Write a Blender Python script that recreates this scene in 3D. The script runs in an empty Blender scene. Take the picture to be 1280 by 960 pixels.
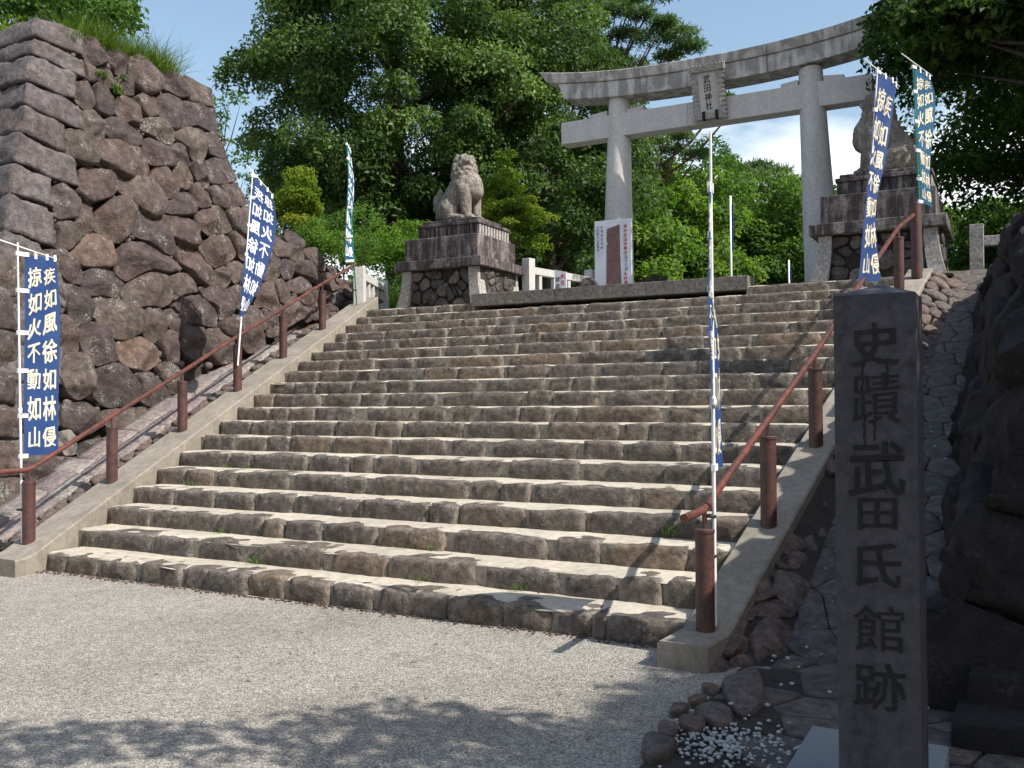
import bpy, bmesh, math, random
import numpy as np
from mathutils import Vector, Matrix, noise
random.seed(11); RS = np.random.RandomState(7)
SC = bpy.context.scene; COL = SC.collection
R = math.radians

# ------------------------------------------------------------------ camera
F = 1172.49; YAW = -.4912; PITCH = .0188; ROLL = -.0062
CAM = np.array([7.2031, -5.1179, 1.3958])
fw = np.array([math.sin(YAW)*math.cos(PITCH), math.cos(YAW)*math.cos(PITCH), math.sin(PITCH)])
_rt = np.array([math.cos(YAW), -math.sin(YAW), 0.]); _up = np.cross(_rt, fw)
rt = _rt*math.cos(ROLL)+_up*math.sin(ROLL); up = np.cross(rt, fw)
cd = bpy.data.cameras.new('camera'); cam = bpy.data.objects.new('camera', cd); COL.objects.link(cam)
cam.matrix_world = Matrix(((rt[0], up[0], -fw[0], CAM[0]), (rt[1], up[1], -fw[1], CAM[1]), (rt[2], up[2], -fw[2], CAM[2]), (0, 0, 0, 1)))
cd.sensor_width = 36; cd.lens = F/1280*36; cd.clip_end = 3000; cd.clip_start = .05
SC.camera = cam

def ray(x, y):
    d = fw+rt*(x-640)/F-up*(y-480)/F
    return d/np.linalg.norm(d)
def on_plane(x, y, n, c):
    d = ray(x, y); n = np.array(n, float); s = (c-n@CAM)/(n@d)
    return CAM+d*s
def onY(x, y, Y): return on_plane(x, y, (0, 1, 0), Y)
def onX(x, y, X): return on_plane(x, y, (1, 0, 0), X)
def onZ(x, y, Z): return on_plane(x, y, (0, 0, 1), Z)

# ------------------------------------------------------------------ sky and sun
SUN_EL = R(46); SUN_AZ = math.atan2(1, -.08)           # measured from +Y towards +X
SKY_STRENGTH = .145; SUN_STRENGTH = 5.0; EXPOSURE = 0.38
W = bpy.data.worlds.new('World'); SC.world = W; W.use_nodes = True
nt = W.node_tree; N = nt.nodes; L = nt.links; N.clear()
wo = N.new('ShaderNodeOutputWorld'); bg = N.new('ShaderNodeBackground'); sky = N.new('ShaderNodeTexSky')
sky.sky_type = 'NISHITA'; sky.sun_disc = False; sky.sun_elevation = SUN_EL; sky.sun_rotation = SUN_AZ
sky.air_density = 1.5; sky.dust_density = 2.2; sky.ozone_density = 1.6; sky.altitude = 200
tc = N.new('ShaderNodeTexCoord'); sep = N.new('ShaderNodeSeparateXYZ'); L.new(tc.outputs['Generated'], sep.inputs[0])
mp = N.new('ShaderNodeMapping'); mp.inputs['Scale'].default_value = (1, 1, 2.2); L.new(tc.outputs['Generated'], mp.inputs[0])
mp.inputs['Location'].default_value = (.35, .1, .27)
n1 = N.new('ShaderNodeTexNoise'); n1.inputs['Scale'].default_value = 3.2; n1.inputs['Detail'].default_value = 9; n1.inputs['Roughness'].default_value = .55
L.new(mp.outputs[0], n1.inputs[0])
# cumulus bank low over the trees in the north, thinning upwards and to the west
def math_node(nodes, links, op, a, b=None, clamp=False):
    m = nodes.new('ShaderNodeMath'); m.operation = op; m.use_clamp = clamp
    for i, v in enumerate((a, b)):
        if v is None: continue
        if isinstance(v, (int, float)): m.inputs[i].default_value = v
        else: links.new(v, m.inputs[i])
    return m.outputs[0]
el = math_node(N, L, 'MULTIPLY', sep.outputs['Z'], -2.6)
we = math_node(N, L, 'MULTIPLY', sep.outputs['X'], .62)
s0 = math_node(N, L, 'ADD', el, we)
s1 = math_node(N, L, 'ADD', s0, n1.outputs[0])
mr = N.new('ShaderNodeMapRange'); mr.inputs[1].default_value = -.44; mr.inputs[2].default_value = -.28; L.new(s1, mr.inputs[0])
mx = N.new('ShaderNodeMix'); mx.data_type = 'RGBA'; L.new(mr.outputs[0], mx.inputs[0])
L.new(sky.outputs[0], mx.inputs[6]); mx.inputs[7].default_value = (7.3, 7.5, 7.9, 1)
L.new(mx.outputs[2], bg.inputs[0]); bg.inputs[1].default_value = SKY_STRENGTH; L.new(bg.outputs[0], wo.inputs[0])
sd = bpy.data.lights.new('sun', 'SUN'); sd.energy = SUN_STRENGTH; sd.angle = R(.53); sd.color = (1, .955, .89)
so = bpy.data.objects.new('sun', sd); COL.objects.link(so)
S = Vector((math.sin(SUN_AZ)*math.cos(SUN_EL), math.cos(SUN_AZ)*math.cos(SUN_EL), math.sin(SUN_EL)))
so.rotation_euler = S.to_track_quat('Z', 'Y').to_euler(); so.location = (20, 0, 30)
SC.view_settings.view_transform = 'Standard'; SC.view_settings.look = 'None'
SC.view_settings.exposure = EXPOSURE; SC.view_settings.gamma = 1

# ------------------------------------------------------------------ object helpers
def tag(o, label=None, cat=None, group=None, kind=None):
    if label: o['label'] = label
    if cat: o['category'] = cat
    if group: o['group'] = group
    if kind: o['kind'] = kind
    return o
def thing(name, label, cat, loc=(0, 0, 0), group=None):
    o = bpy.data.objects.new(name, None); COL.objects.link(o); o.location = loc
    o.empty_display_size = .2
    return tag(o, label, cat, group)
def origin(p):
    v = Vector((0, 0, 0))
    while p is not None: v = v+Vector(p.location); p = p.parent
    return v
def link_mesh(name, me, parent=None, mat=None, smooth=True):
    if mat is not None and not me.materials: me.materials.append(mat)
    if smooth and len(me.polygons): me.polygons.foreach_set('use_smooth', np.ones(len(me.polygons), bool))
    o = bpy.data.objects.new(name, me); COL.objects.link(o)
    if parent is not None: o.parent = parent
    return o
def mesh(name, vs, fs, mat=None, parent=None, smooth=True, loc=None):
    """verts are in world coordinates"""
    vs = np.asarray(vs, float).reshape(-1, 3)
    off = np.array(origin(parent)) if parent is not None else (np.array(loc, float) if loc is not None else np.zeros(3))
    me = bpy.data.meshes.new(name); me.from_pydata((vs-off).tolist(), [], fs); me.update()
    o = link_mesh(name, me, parent, mat, smooth)
    if parent is None and loc is not None: o.location = loc
    return o
def copy_tree(o, parent=None):
    c = o.copy(); COL.objects.link(c)
    if parent is not None: c.parent = parent
    for ch in list(o.children): copy_tree(ch, c)
    return c
class MB:
    def __init__(s): s.v = []; s.f = []
    def add(s, vs, fs):
        k = len(s.v); s.v += [tuple(map(float, p)) for p in vs]; s.f += [tuple(i+k for i in f) for f in fs]
    def box(s, a, b):
        x0, y0, z0 = a; x1, y1, z1 = b
        s.add([(x0, y0, z0), (x1, y0, z0), (x1, y1, z0), (x0, y1, z0), (x0, y0, z1), (x1, y0, z1), (x1, y1, z1), (x0, y1, z1)],
              [(3, 2, 1, 0), (4, 5, 6, 7), (0, 1, 5, 4), (1, 2, 6, 5), (2, 3, 7, 6), (3, 0, 4, 7)])
    def hexa(s, p):   # 4 bottom, 4 top, both counter-clockwise from above
        s.add(p, [(3, 2, 1, 0), (4, 5, 6, 7), (0, 1, 5, 4), (1, 2, 6, 5), (2, 3, 7, 6), (3, 0, 4, 7)])
    def tube(s, pts, r, n=10, caps=True):
        pts = [Vector(p) for p in pts]; rr = r if isinstance(r, (list, tuple)) else [r]*len(pts)
        t0 = (pts[1]-pts[0]).normalized(); a = t0.orthogonal().normalized(); k = len(s.v)
        for i, p in enumerate(pts):
            t = (pts[min(i+1, len(pts)-1)]-pts[max(i-1, 0)]).normalized()
            a = (a-t*a.dot(t)).normalized(); b = t.cross(a)
            for j in range(n):
                q = 2*math.pi*j/n; s.v.append(tuple(p+(a*math.cos(q)+b*math.sin(q))*rr[i]))
        for i in range(len(pts)-1):
            for j in range(n):
                s.f.append((k+i*n+j, k+i*n+(j+1) % n, k+(i+1)*n+(j+1) % n, k+(i+1)*n+j))
        if caps:
            s.f.append(tuple(k+j for j in reversed(range(n)))); m = k+(len(pts)-1)*n; s.f.append(tuple(m+j for j in range(n)))
    def lathe(s, c, prof, n=16):
        k = len(s.v)
        for r, z in prof:
            for j in range(n):
                q = 2*math.pi*j/n; s.v.append((c[0]+r*math.cos(q), c[1]+r*math.sin(q), c[2]+z))
        for i in range(len(prof)-1):
            for j in range(n): s.f.append((k+i*n+j, k+i*n+(j+1) % n, k+(i+1)*n+(j+1) % n, k+(i+1)*n+j))
        s.f.append(tuple(k+j for j in reversed(range(n)))); m = k+(len(prof)-1)*n; s.f.append(tuple(m+j for j in range(n)))
    def build(s, name, mat, parent=None, smooth=False, loc=None, bevel=0, seg=2):
        o = mesh(name, s.v, s.f, mat, parent, smooth, loc)
        if bevel:
            m = o.modifiers.new('bevel', 'BEVEL'); m.width = bevel; m.segments = seg; m.limit_method = 'ANGLE'; m.angle_limit = R(35)
            m.harden_normals = False
        return o
def smooth_angle(o, a=40):
    me = o.data; bm = bmesh.new(); bm.from_mesh(me)
    for e in bm.edges:
        e.smooth = len(e.link_faces) == 2 and e.calc_face_angle(0) < R(a)
    for f in bm.faces: f.smooth = True
    bm.to_mesh(me); bm.free()

# ------------------------------------------------------------------ materials
def new_mat(name):
    m = bpy.data.materials.new(name); m.use_nodes = True
    t = m.node_tree; b = t.nodes['Principled BSDF']; return m, t.nodes, t.links, b
def ramp(nodes, links, fac, cols, interp='LINEAR'):
    r = nodes.new('ShaderNodeValToRGB'); r.color_ramp.interpolation = interp
    e = r.color_ramp.elements
    while len(e) > 1: e.remove(e[0])
    e[0].position = cols[0][0]; e[0].color = tuple(cols[0][1])+(1,)
    for p, c in cols[1:]:
        k = e.new(p); k.color = tuple(c)+(1,)
    links.new(fac, r.inputs[0]); return r.outputs[0]
def mixc(nodes, links, fac, a, b, mode='MIX'):
    m = nodes.new('ShaderNodeMix'); m.data_type = 'RGBA'; m.blend_type = mode
    for i, v in ((0, fac), (6, a), (7, b)):
        if isinstance(v, (int, float)): m.inputs[i].default_value = v
        elif isinstance(v, tuple): m.inputs[i].default_value = v+(1,)
        else: links.new(v, m.inputs[i])
    return m.outputs[2]
def tex_noise(nodes, links, co, scale, detail=6, rough=.6, dist=0):
    n = nodes.new('ShaderNodeTexNoise'); n.inputs['Scale'].default_value = scale; n.inputs['Detail'].default_value = detail
    n.inputs['Roughness'].default_value = rough; n.inputs['Distortion'].default_value = dist; links.new(co, n.inputs['Vector']); return n.outputs[0]
def rng(nodes, links, v, a, b, c=0, d=1):
    m = nodes.new('ShaderNodeMapRange'); m.inputs[1].default_value = a; m.inputs[2].default_value = b
    m.inputs[3].default_value = c; m.inputs[4].default_value = d; links.new(v, m.inputs[0]); return m.outputs[0]
def bump(nodes, links, bsdf, hs, dist=.01, strength=1):
    prev = None
    for h, w in hs:
        b = nodes.new('ShaderNodeBump'); b.inputs['Strength'].default_value = strength; b.inputs['Distance'].default_value = dist*w
        links.new(h, b.inputs['Height'])
        if prev is not None: links.new(prev, b.inputs['Normal'])
        prev = b.outputs[0]
    links.new(prev, bsdf.inputs['Normal'])
def rock_mat(name, pal, tint=None, lichen=0, scale=1., dist=.02, rough=.85, streak=0, strcol=(.02, .018, .02), moss=0, soft=0, wear=0):
    """pal: palette picked per stone by object random; patches, grain, pits and lichen in object space"""
    m, n, l, b = new_mat(name)
    tcn = n.new('ShaderNodeTexCoord'); co = tcn.outputs['Object']
    oi = n.new('ShaderNodeObjectInfo')
    ad = n.new('ShaderNodeVectorMath'); ad.operation = 'ADD'; cb = n.new('ShaderNodeCombineXYZ')
    k = math_node(n, l, 'MULTIPLY', oi.outputs['Random'], 37.)
    l.new(k, cb.inputs[0]); l.new(k, cb.inputs[2]); l.new(co, ad.inputs[0]); l.new(cb.outputs[0], ad.inputs[1]); co = ad.outputs[0]
    base = ramp(n, l, oi.outputs['Random'], [(i/max(1, len(pal)-1), c) for i, c in enumerate(pal)])
    big = tex_noise(n, l, co, 2.3*scale, 5, .6, .6); mid = tex_noise(n, l, co, 11*scale, 7, .65); fine = tex_noise(n, l, co, 70*scale, 4, .7)
    c = mixc(n, l, rng(n, l, big, .35, .7, 0, .65), base, (base if tint is None else tint))
    c = mixc(n, l, 1., c, ramp(n, l, mid, [(.28, (.78,)*3), (.72, (1.15,)*3)] if soft else [(.28, (.34, .34, .36)), (.5, (.92, .92, .92)), (.72, (1.65, 1.58, 1.5))]), 'MULTIPLY')
    c = mixc(n, l, 1., c, ramp(n, l, fine, [(.3, (.82,)*3), (.72, (1.15,)*3)] if soft else [(.3, (.62, .62, .64)), (.5, (1, 1, 1)), (.72, (1.45, 1.4, 1.35))]), 'MULTIPLY')
    if lichen:
        ln = tex_noise(n, l, co, 5*scale, 3, .5); lf = tex_noise(n, l, co, 38*scale, 5, .75)
        a = math_node(n, l, 'MULTIPLY', rng(n, l, ln, .56, .66), rng(n, l, lf, .5, .58))
        a = math_node(n, l, 'MULTIPLY', a, lichen)
        c = mixc(n, l, a, c, (.40, .39, .36))
    if streak:
        mpn = n.new('ShaderNodeMapping'); mpn.inputs['Scale'].default_value = (5, 5, .7) if soft else (9, 9, .9); l.new(tcn.outputs['Object'], mpn.inputs[0])
        sn = tex_noise(n, l, mpn.outputs[0], 1.3, 5, .6)
        a = math_node(n, l, 'MULTIPLY', rng(n, l, sn, .40, .54), rng(n, l, big, .28, .5))
        c = mixc(n, l, math_node(n, l, 'MULTIPLY', a, streak), c, strcol)
    if moss:
        mn = tex_noise(n, l, co, 4*scale, 4, .6); c = mixc(n, l, rng(n, l, mn, .55, .75, 0, moss), c, (.07, .075, .03))
    if wear:      # arrises rubbed pale by feet and weather
        ge = n.new('ShaderNodeNewGeometry'); wv = rng(n, l, ge.outputs['Pointiness'], .515, .60, 0, wear)
        c = mixc(n, l, math_node(n, l, 'MULTIPLY', wv, rng(n, l, mid, .35, .6)), c, (.34, .30, .255))
    l.new(c, b.inputs['Base Color']); b.inputs['Roughness'].default_value = rough
    bump(n, l, b, [(big, 1.6), (mid, 1.), (fine, .35)], dist)
    return m
def plain(name, col, rough=.5, metal=0, var=.15, scale=20, bd=.001, spec=.5):
    m, n, l, b = new_mat(name)
    co = n.new('ShaderNodeTexCoord').outputs['Object']; t = tex_noise(n, l, co, scale, 6, .65)
    c = mixc(n, l, 1., tuple(col), ramp(n, l, t, [(.25, (1-var*2,)*3), (.5, (1, 1, 1)), (.75, (1+var,)*3)]), 'MULTIPLY')
    l.new(c, b.inputs['Base Color']); b.inputs['Roughness'].default_value = rough; b.inputs['Metallic'].default_value = metal
    b.inputs['Specular IOR Level'].default_value = spec
    if bd: bump(n, l, b, [(t, 1)], bd)
    return m
def foliage_mat(name, dark, mid, light, trans=.45, rough=.5):
    m, n, l, b = new_mat(name)
    at = n.new('ShaderNodeAttribute'); at.attribute_name = 'v'
    co = n.new('ShaderNodeTexCoord').outputs['Object']; t = tex_noise(n, l, co, .8, 3)
    f = math_node(n, l, 'ADD', at.outputs['Fac'], rng(n, l, t, .3, .7, -.18, .18))
    c = ramp(n, l, f, [(0, dark), (.5, mid), (1, light)])
    l.new(c, b.inputs['Base Color']); b.inputs['Roughness'].default_value = rough+.12; b.inputs['Specular IOR Level'].default_value = .22
    tr = n.new('ShaderNodeBsdfTranslucent'); c2 = mixc(n, l, 1., c, (1.5, 1.7, .55), 'MULTIPLY'); l.new(c2, tr.inputs[0])
    ms = n.new('ShaderNodeMixShader'); ms.inputs[0].default_value = trans; l.new(b.outputs[0], ms.inputs[1]); l.new(tr.outputs[0], ms.inputs[2])
    l.new(ms.outputs[0], n['Material Output'].inputs[0]); return m

M = {}
M['boulder'] = rock_mat('boulder_rock', [(.078, .060, .060), (.13, .088, .078), (.10, .078, .065), (.09, .071, .072), (.15, .105, .083), (.07, .056, .052), (.145, .115, .093), (.115, .078, .076)], (.062, .045, .045), lichen=.75, dist=.055)
M['quoin'] = rock_mat('quoin_rock', [(.13, .12, .122), (.12, .105, .105), (.15, .135, .135), (.11, .09, .086)], (.085, .064, .06), lichen=.25, dist=.035)
M['rust_boulder'] = rock_mat('rust_rock', [(.135, .085, .06), (.12, .08, .06)], (.09, .062, .052), lichen=.4)
M['pale_boulder'] = rock_mat('pale_rock', [(.25, .22, .19), (.22, .2, .18)], (.15, .12, .11), lichen=.5)
M['step'] = rock_mat('step_rock', [(.125, .103, .083), (.11, .094, .08), (.145, .115, .088), (.115, .098, .084), (.135, .107, .086), (.10, .087, .078), (.185, .132, .086), (.13, .106, .086)], (.085, .070, .058), lichen=.55, scale=1.6, dist=.022, wear=.75)
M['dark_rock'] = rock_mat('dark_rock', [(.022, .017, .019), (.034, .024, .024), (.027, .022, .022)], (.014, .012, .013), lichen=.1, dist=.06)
M['flag'] = rock_mat('flagstone_rock', [(.11, .092, .08), (.125, .104, .09), (.095, .082, .072), (.12, .098, .083)], (.075, .064, .056), lichen=.2, scale=1.3, dist=.006)
M['side_stone'] = rock_mat('side_rock', [(.15, .10, .08), (.12, .10, .095), (.18, .13, .10), (.13, .085, .07), (.14, .12, .11)], (.08, .06, .055), lichen=.2, scale=2, dist=.015)
M['kerb_stone'] = rock_mat('kerb_rock', [(.22, .17, .165), (.26, .23, .2), (.19, .15, .15), (.28, .26, .23)], (.16, .13, .13), lichen=.2, scale=2, dist=.008)
M['granite'] = rock_mat('torii_granite', [(.58, .56, .53), (.6, .575, .545)], (.53, .51, .48), scale=2.2, dist=.0015, rough=.75, streak=.12, strcol=(.2, .18, .165), soft=1)
M['granite_dark'] = rock_mat('stained_granite', [(.22, .19, .18), (.17, .145, .14), (.27, .245, .22)], (.085, .065, .065), scale=2, dist=.004, rough=.8, streak=1., strcol=(.035, .026, .028))
M['granite_top'] = rock_mat('weathered_granite', [(.56, .535, .50), (.58, .55, .51)], (.47, .445, .415), scale=2, dist=.002, rough=.8, streak=.6, strcol=(.10, .088, .082), soft=1)
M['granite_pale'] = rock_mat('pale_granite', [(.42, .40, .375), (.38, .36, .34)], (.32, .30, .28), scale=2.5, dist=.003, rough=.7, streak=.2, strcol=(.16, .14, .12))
M['slab'] = rock_mat('slab_granite', [(.17, .158, .142), (.18, .165, .148)], (.13, .12, .108), scale=2.5, dist=.003, rough=.8)
M['lion'] = rock_mat('lion_stone', [(.34, .315, .26), (.32, .295, .245)], (.17, .145, .125), scale=2.6, dist=.014, rough=.85, streak=.6, strcol=(.10, .078, .068), lichen=.25)
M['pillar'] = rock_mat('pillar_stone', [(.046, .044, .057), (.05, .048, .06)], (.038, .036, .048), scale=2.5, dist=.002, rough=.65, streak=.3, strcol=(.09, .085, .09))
M['ink'] = plain('engraved_ink', (.011, .010, .011), .8, var=.3, scale=60)
M['earth'] = plain('earth', (.038, .030, .024), .95, var=.35, scale=14, bd=.02)
M['dirt'] = plain('dirt', (.12, .085, .06), .95, var=.4, scale=18, bd=.02)
M['moss_earth'] = plain('mossy_earth', (.06, .075, .025), .95, var=.4, scale=9, bd=.03)
M['mortar'] = plain('mortar', (.25, .222, .18), .9, var=.3, scale=30, bd=.006)
M['white_paint'] = plain('white_paint', (.78, .78, .76), .35, var=.05)
M['metal_pole'] = plain('aluminium_pole', (.62, .62, .62), .3, .6, var=.08)
M['green_pole'] = plain('green_pole', (.02, .20, .12), .35, var=.1)
M['white_tape'] = plain('white_tab', (.8, .8, .8), .6, var=.05)
M['black_tie'] = plain('black_tie', (.02, .02, .02), .6)
M['board'] = plain('board_white', (.72, .74, .78), .5, var=.03, scale=4, bd=0)
M['print_red'] = plain('print_red', (.50, .06, .09), .5, var=.05, bd=0)
M['print_grey'] = plain('print_grey', (.22, .25, .34), .5, var=.05, bd=0)
M['print_black'] = plain('print_black', (.03, .03, .04), .5, var=.05, bd=0)
M['print_brown'] = None
M['dark_wood'] = plain('dark_wood', (.05, .04, .032), .7, var=.3)
M['pebble'] = None
M['letters_cream'] = plain('letter_cream', (.66, .60, .46), .8, var=.1, scale=60, bd=0)
M['letters_white'] = plain('letter_white', (.75, .77, .80), .8, var=.05, bd=0)
def _rust():
    m, n, l, b = new_mat('red_rusty_paint')
    co = n.new('ShaderNodeTexCoord').outputs['Object']; t = tex_noise(n, l, co, 9, 8, .7); t2 = tex_noise(n, l, co, 45, 5, .7)
    c = ramp(n, l, t, [(.3, (.04, .024, .022)), (.48, (.075, .036, .033)), (.62, (.105, .045, .04)), (.74, (.18, .11, .09))])
    c = mixc(n, l, 1., c, ramp(n, l, t2, [(.3, (.6, .6, .6)), (.7, (1.3, 1.2, 1.1))]), 'MULTIPLY')
    l.new(c, b.inputs['Base Color']); b.inputs['Roughness'].default_value = .5; bump(n, l, b, [(t2, 1)], .0015); return m
M['rust'] = _rust()
def _rail():
    m, n, l, b = new_mat('worn_red_rail_paint')
    co = n.new('ShaderNodeTexCoord').outputs['Object']; t = tex_noise(n, l, co, 7, 8, .75); t2 = tex_noise(n, l, co, 60, 5, .7)
    c = ramp(n, l, t, [(.3, (.05, .035, .03)), (.45, (.10, .045, .038)), (.6, (.19, .06, .045)), (.72, (.27, .14, .11))])
    c = mixc(n, l, 1., c, ramp(n, l, t2, [(.3, (.6, .6, .6)), (.7, (1.3, 1.2, 1.1))]), 'MULTIPLY')
    l.new(c, b.inputs['Base Color']); b.inputs['Roughness'].default_value = .42; b.inputs['Metallic'].default_value = .15; bump(n, l, b, [(t2, 1)], .0015); return m
M['rail'] = _rail()
def _cloth(nm='navy_cloth', c0=(.017, .048, .165), c1=(.025, .072, .23)):
    m, n, l, b = new_mat(nm)
    co = n.new('ShaderNodeTexCoord').outputs['Object']; t = tex_noise(n, l, co, 3, 4); w = tex_noise(n, l, co, 400, 2)
    c = ramp(n, l, t, [(.3, c0), (.7, c1)])
    l.new(c, b.inputs['Base Color']); b.inputs['Roughness'].default_value = .75; bump(n, l, b, [(w, 1)], .0006)
    tr = n.new('ShaderNodeBsdfTranslucent'); c2 = mixc(n, l, 1., c, (2.4, 2.2, 1.9), 'MULTIPLY'); l.new(c2, tr.inputs[0])
    ms = n.new('ShaderNodeMixShader'); ms.inputs[0].default_value = .3; l.new(b.outputs[0], ms.inputs[1]); l.new(tr.outputs[0], ms.inputs[2])
    l.new(ms.outputs[0], n['Material Output'].inputs[0]); return m
M['cloth'] = _cloth()
M['cloth_backlit'] = _cloth('backlit_navy_cloth', (.012, .08, .17), (.02, .13, .24))  # navy cloth with the teal of light shining through put into its colour
def _concrete(name, col, dark=.5, joint=0):
    m, n, l, b = new_mat(name)
    co = n.new('ShaderNodeTexCoord').outputs['Object']
    big = tex_noise(n, l, co, 1.7, 6, .65, .5); mid = tex_noise(n, l, co, 14, 6, .7); fine = tex_noise(n, l, co, 160, 3, .6)
    mpn = n.new('ShaderNodeMapping'); mpn.inputs['Scale'].default_value = (7, 7, .6); l.new(co, mpn.inputs[0]); st = tex_noise(n, l, mpn.outputs[0], 1.6, 5, .6)
    c = mixc(n, l, rng(n, l, big, .35, .7, 0, .8), col, tuple(x*dark for x in col))
    c = mixc(n, l, 1., c, ramp(n, l, mid, [(.3, (.72, .71, .68)), (.55, (1, 1, 1)), (.75, (1.15, 1.14, 1.1))]), 'MULTIPLY')
    c = mixc(n, l, 1., c, ramp(n, l, fine, [(.35, (.78, .78, .78)), (.6, (1.1, 1.1, 1.1))]), 'MULTIPLY')
    c = mixc(n, l, rng(n, l, st, .5, .7, 0, .4), c, tuple(x*.5 for x in col))
    l.new(c, b.inputs['Base Color']); b.inputs['Roughness'].default_value = .9; bump(n, l, b, [(mid, 1), (fine, .4)], .004); return m
M['concrete'] = _concrete('curb_concrete', (.31, .275, .225), .6)
M['tread'] = _concrete('tread_cement', (.58, .52, .415), .62)
def _road():
    m, n, l, b = new_mat('exposed_aggregate')
    co = n.new('ShaderNodeTexCoord').outputs['Object']
    v = n.new('ShaderNodeTexVoronoi'); v.inputs['Scale'].default_value = 120; l.new(co, v.inputs['Vector'])
    sp = n.new('ShaderNodeSeparateColor'); l.new(v.outputs['Color'], sp.inputs[0])
    c = ramp(n, l, sp.outputs[0], [(0, (.20, .187, .17)), (.3, (.31, .29, .262)), (.6, (.42, .39, .342)), (1, (.62, .57, .48))])
    edge = ramp(n, l, v.outputs['Distance'], [(.25, (1.08, 1.08, 1.08)), (.7, (.62, .6, .58))])
    c = mixc(n, l, 1., c, edge, 'MULTIPLY')
    big = tex_noise(n, l, co, .7, 6, .6); mid = tex_noise(n, l, co, 9, 5, .7)
    c = mixc(n, l, 1., c, ramp(n, l, big, [(.3, (.76, .75, .73)), (.55, (1, 1, 1)), (.7, (1.07, 1.07, 1.06))]), 'MULTIPLY')
    c = mixc(n, l, 1., c, ramp(n, l, mid, [(.3, (.80, .80, .80)), (.7, (1.1, 1.1, 1.1))]), 'MULTIPLY')
    l.new(c, b.inputs['Base Color']); b.inputs['Roughness'].default_value = .85
    inv = math_node(n, l, 'SUBTRACT', 1., v.outputs['Distance']); bump(n, l, b, [(inv, 1)], .006); return m
M['road'] = _road()
def _bark(name, a, c_):
    m, n, l, b = new_mat(name)
    co = n.new('ShaderNodeTexCoord').outputs['Object']; mpn = n.new('ShaderNodeMapping'); mpn.inputs['Scale'].default_value = (6, 6, 1); l.new(co, mpn.inputs[0])
    t = tex_noise(n, l, mpn.outputs[0], 3, 7, .7); c = ramp(n, l, t, [(.3, a), (.7, c_)])
    l.new(c, b.inputs['Base Color']); b.inputs['Roughness'].default_value = .9; bump(n, l, b, [(t, 1)], .03); return m
M['bark'] = _bark('bark', (.025, .02, .016), (.09, .075, .06))
M['red_bark'] = _bark('pine_bark', (.05, .025, .018), (.15, .08, .055))
M['pale_bark'] = _bark('pale_bark', (.22, .19, .16), (.42, .38, .33))
M['camphor'] = foliage_mat('camphor_leaves', (.026, .052, .016), (.070, .122, .036), (.165, .235, .075), .34, .42)
M['fresh'] = foliage_mat('fresh_leaves', (.045, .09, .018), (.10, .185, .035), (.19, .27, .06), .5)
M['yellow'] = foliage_mat('yellow_green_leaves', (.06, .10, .012), (.14, .20, .025), (.26, .24, .04), .5)
M['needle'] = foliage_mat('pine_needles', (.032, .062, .02), (.065, .12, .036), (.12, .18, .055), .3)
M['mid'] = foliage_mat('broad_leaves', (.03, .07, .016), (.07, .14, .032), (.14, .22, .05), .45)
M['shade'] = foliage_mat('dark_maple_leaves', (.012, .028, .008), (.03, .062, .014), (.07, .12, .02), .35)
M['grass'] = foliage_mat('grass_blades', (.05, .09, .015), (.11, .18, .03), (.22, .28, .06), .4)
M['far'] = foliage_mat('far_leaves', (.03, .06, .02), (.06, .115, .035), (.11, .17, .05), .4)

# ------------------------------------------------------------------ rock builders
def cube_grid(nx, ny, nz):
    idx = {}; vs = []; fs = []
    def V(i, j, k):
        key = (i, j, k)
        if key not in idx: idx[key] = len(vs); vs.append((2*i/nx-1, 2*j/ny-1, 2*k/nz-1))
        return idx[key]
    for i in range(nx):
        for j in range(ny):
            fs.append((V(i, j, 0), V(i, j+1, 0), V(i+1, j+1, 0), V(i+1, j, 0)))
            fs.append((V(i, j, nz), V(i+1, j, nz), V(i+1, j+1, nz), V(i, j+1, nz)))
    for i in range(nx):
        for k in range(nz):
            fs.append((V(i, 0, k), V(i+1, 0, k), V(i+1, 0, k+1), V(i, 0, k+1)))
            fs.append((V(i, ny, k), V(i, ny, k+1), V(i+1, ny, k+1), V(i+1, ny, k)))
    for j in range(ny):
        for k in range(nz):
            fs.append((V(0, j, k), V(0, j, k+1), V(0, j+1, k+1), V(0, j+1, k)))
            fs.append((V(nx, j, k), V(nx, j+1, k), V(nx, j+1, k+1), V(nx, j, k+1)))
    return np.array(vs), fs
_cg = {}
def grid3(n):
    if n not in _cg: _cg[n] = cube_grid(*n)
    return _cg[n]
def hex_rock(c8, n=(6, 4, 4), k=.25, amp=.02, freq=3, fixed=None):
    """rounded, roughened block inside 8 corners (4 bottom ccw, 4 top ccw)"""
    g, fs = grid3(n); c8 = np.array(c8, float)
    x, y, z = g[:, 0], g[:, 1], g[:, 2]
    X = x*np.sqrt(1-k*(y*y/2+z*z/2-y*y*z*z/3)); Y = y*np.sqrt(1-k*(x*x/2+z*z/2-x*x*z*z/3)); Z = z*np.sqrt(1-k*(x*x/2+y*y/2-x*x*y*y/3))
    u, v, w = (X+1)/2, (Y+1)/2, (Z+1)/2
    wt = [(1-u)*(1-v)*(1-w), u*(1-v)*(1-w), u*v*(1-w), (1-u)*v*(1-w), (1-u)*(1-v)*w, u*(1-v)*w, u*v*w, (1-u)*v*w]
    P = sum(a[:, None]*c for a, c in zip(wt, c8))
    seed = Vector((random.uniform(0, 90), random.uniform(0, 90), random.uniform(0, 90)))
    out = []
    for p in P:
        q = Vector(p)*freq+seed
        d = noise.noise_vector(q)*amp+noise.noise_vector(q*2.7)*amp*.45
        out.append(tuple(Vector(p)+d))
    return out, fs
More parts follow.
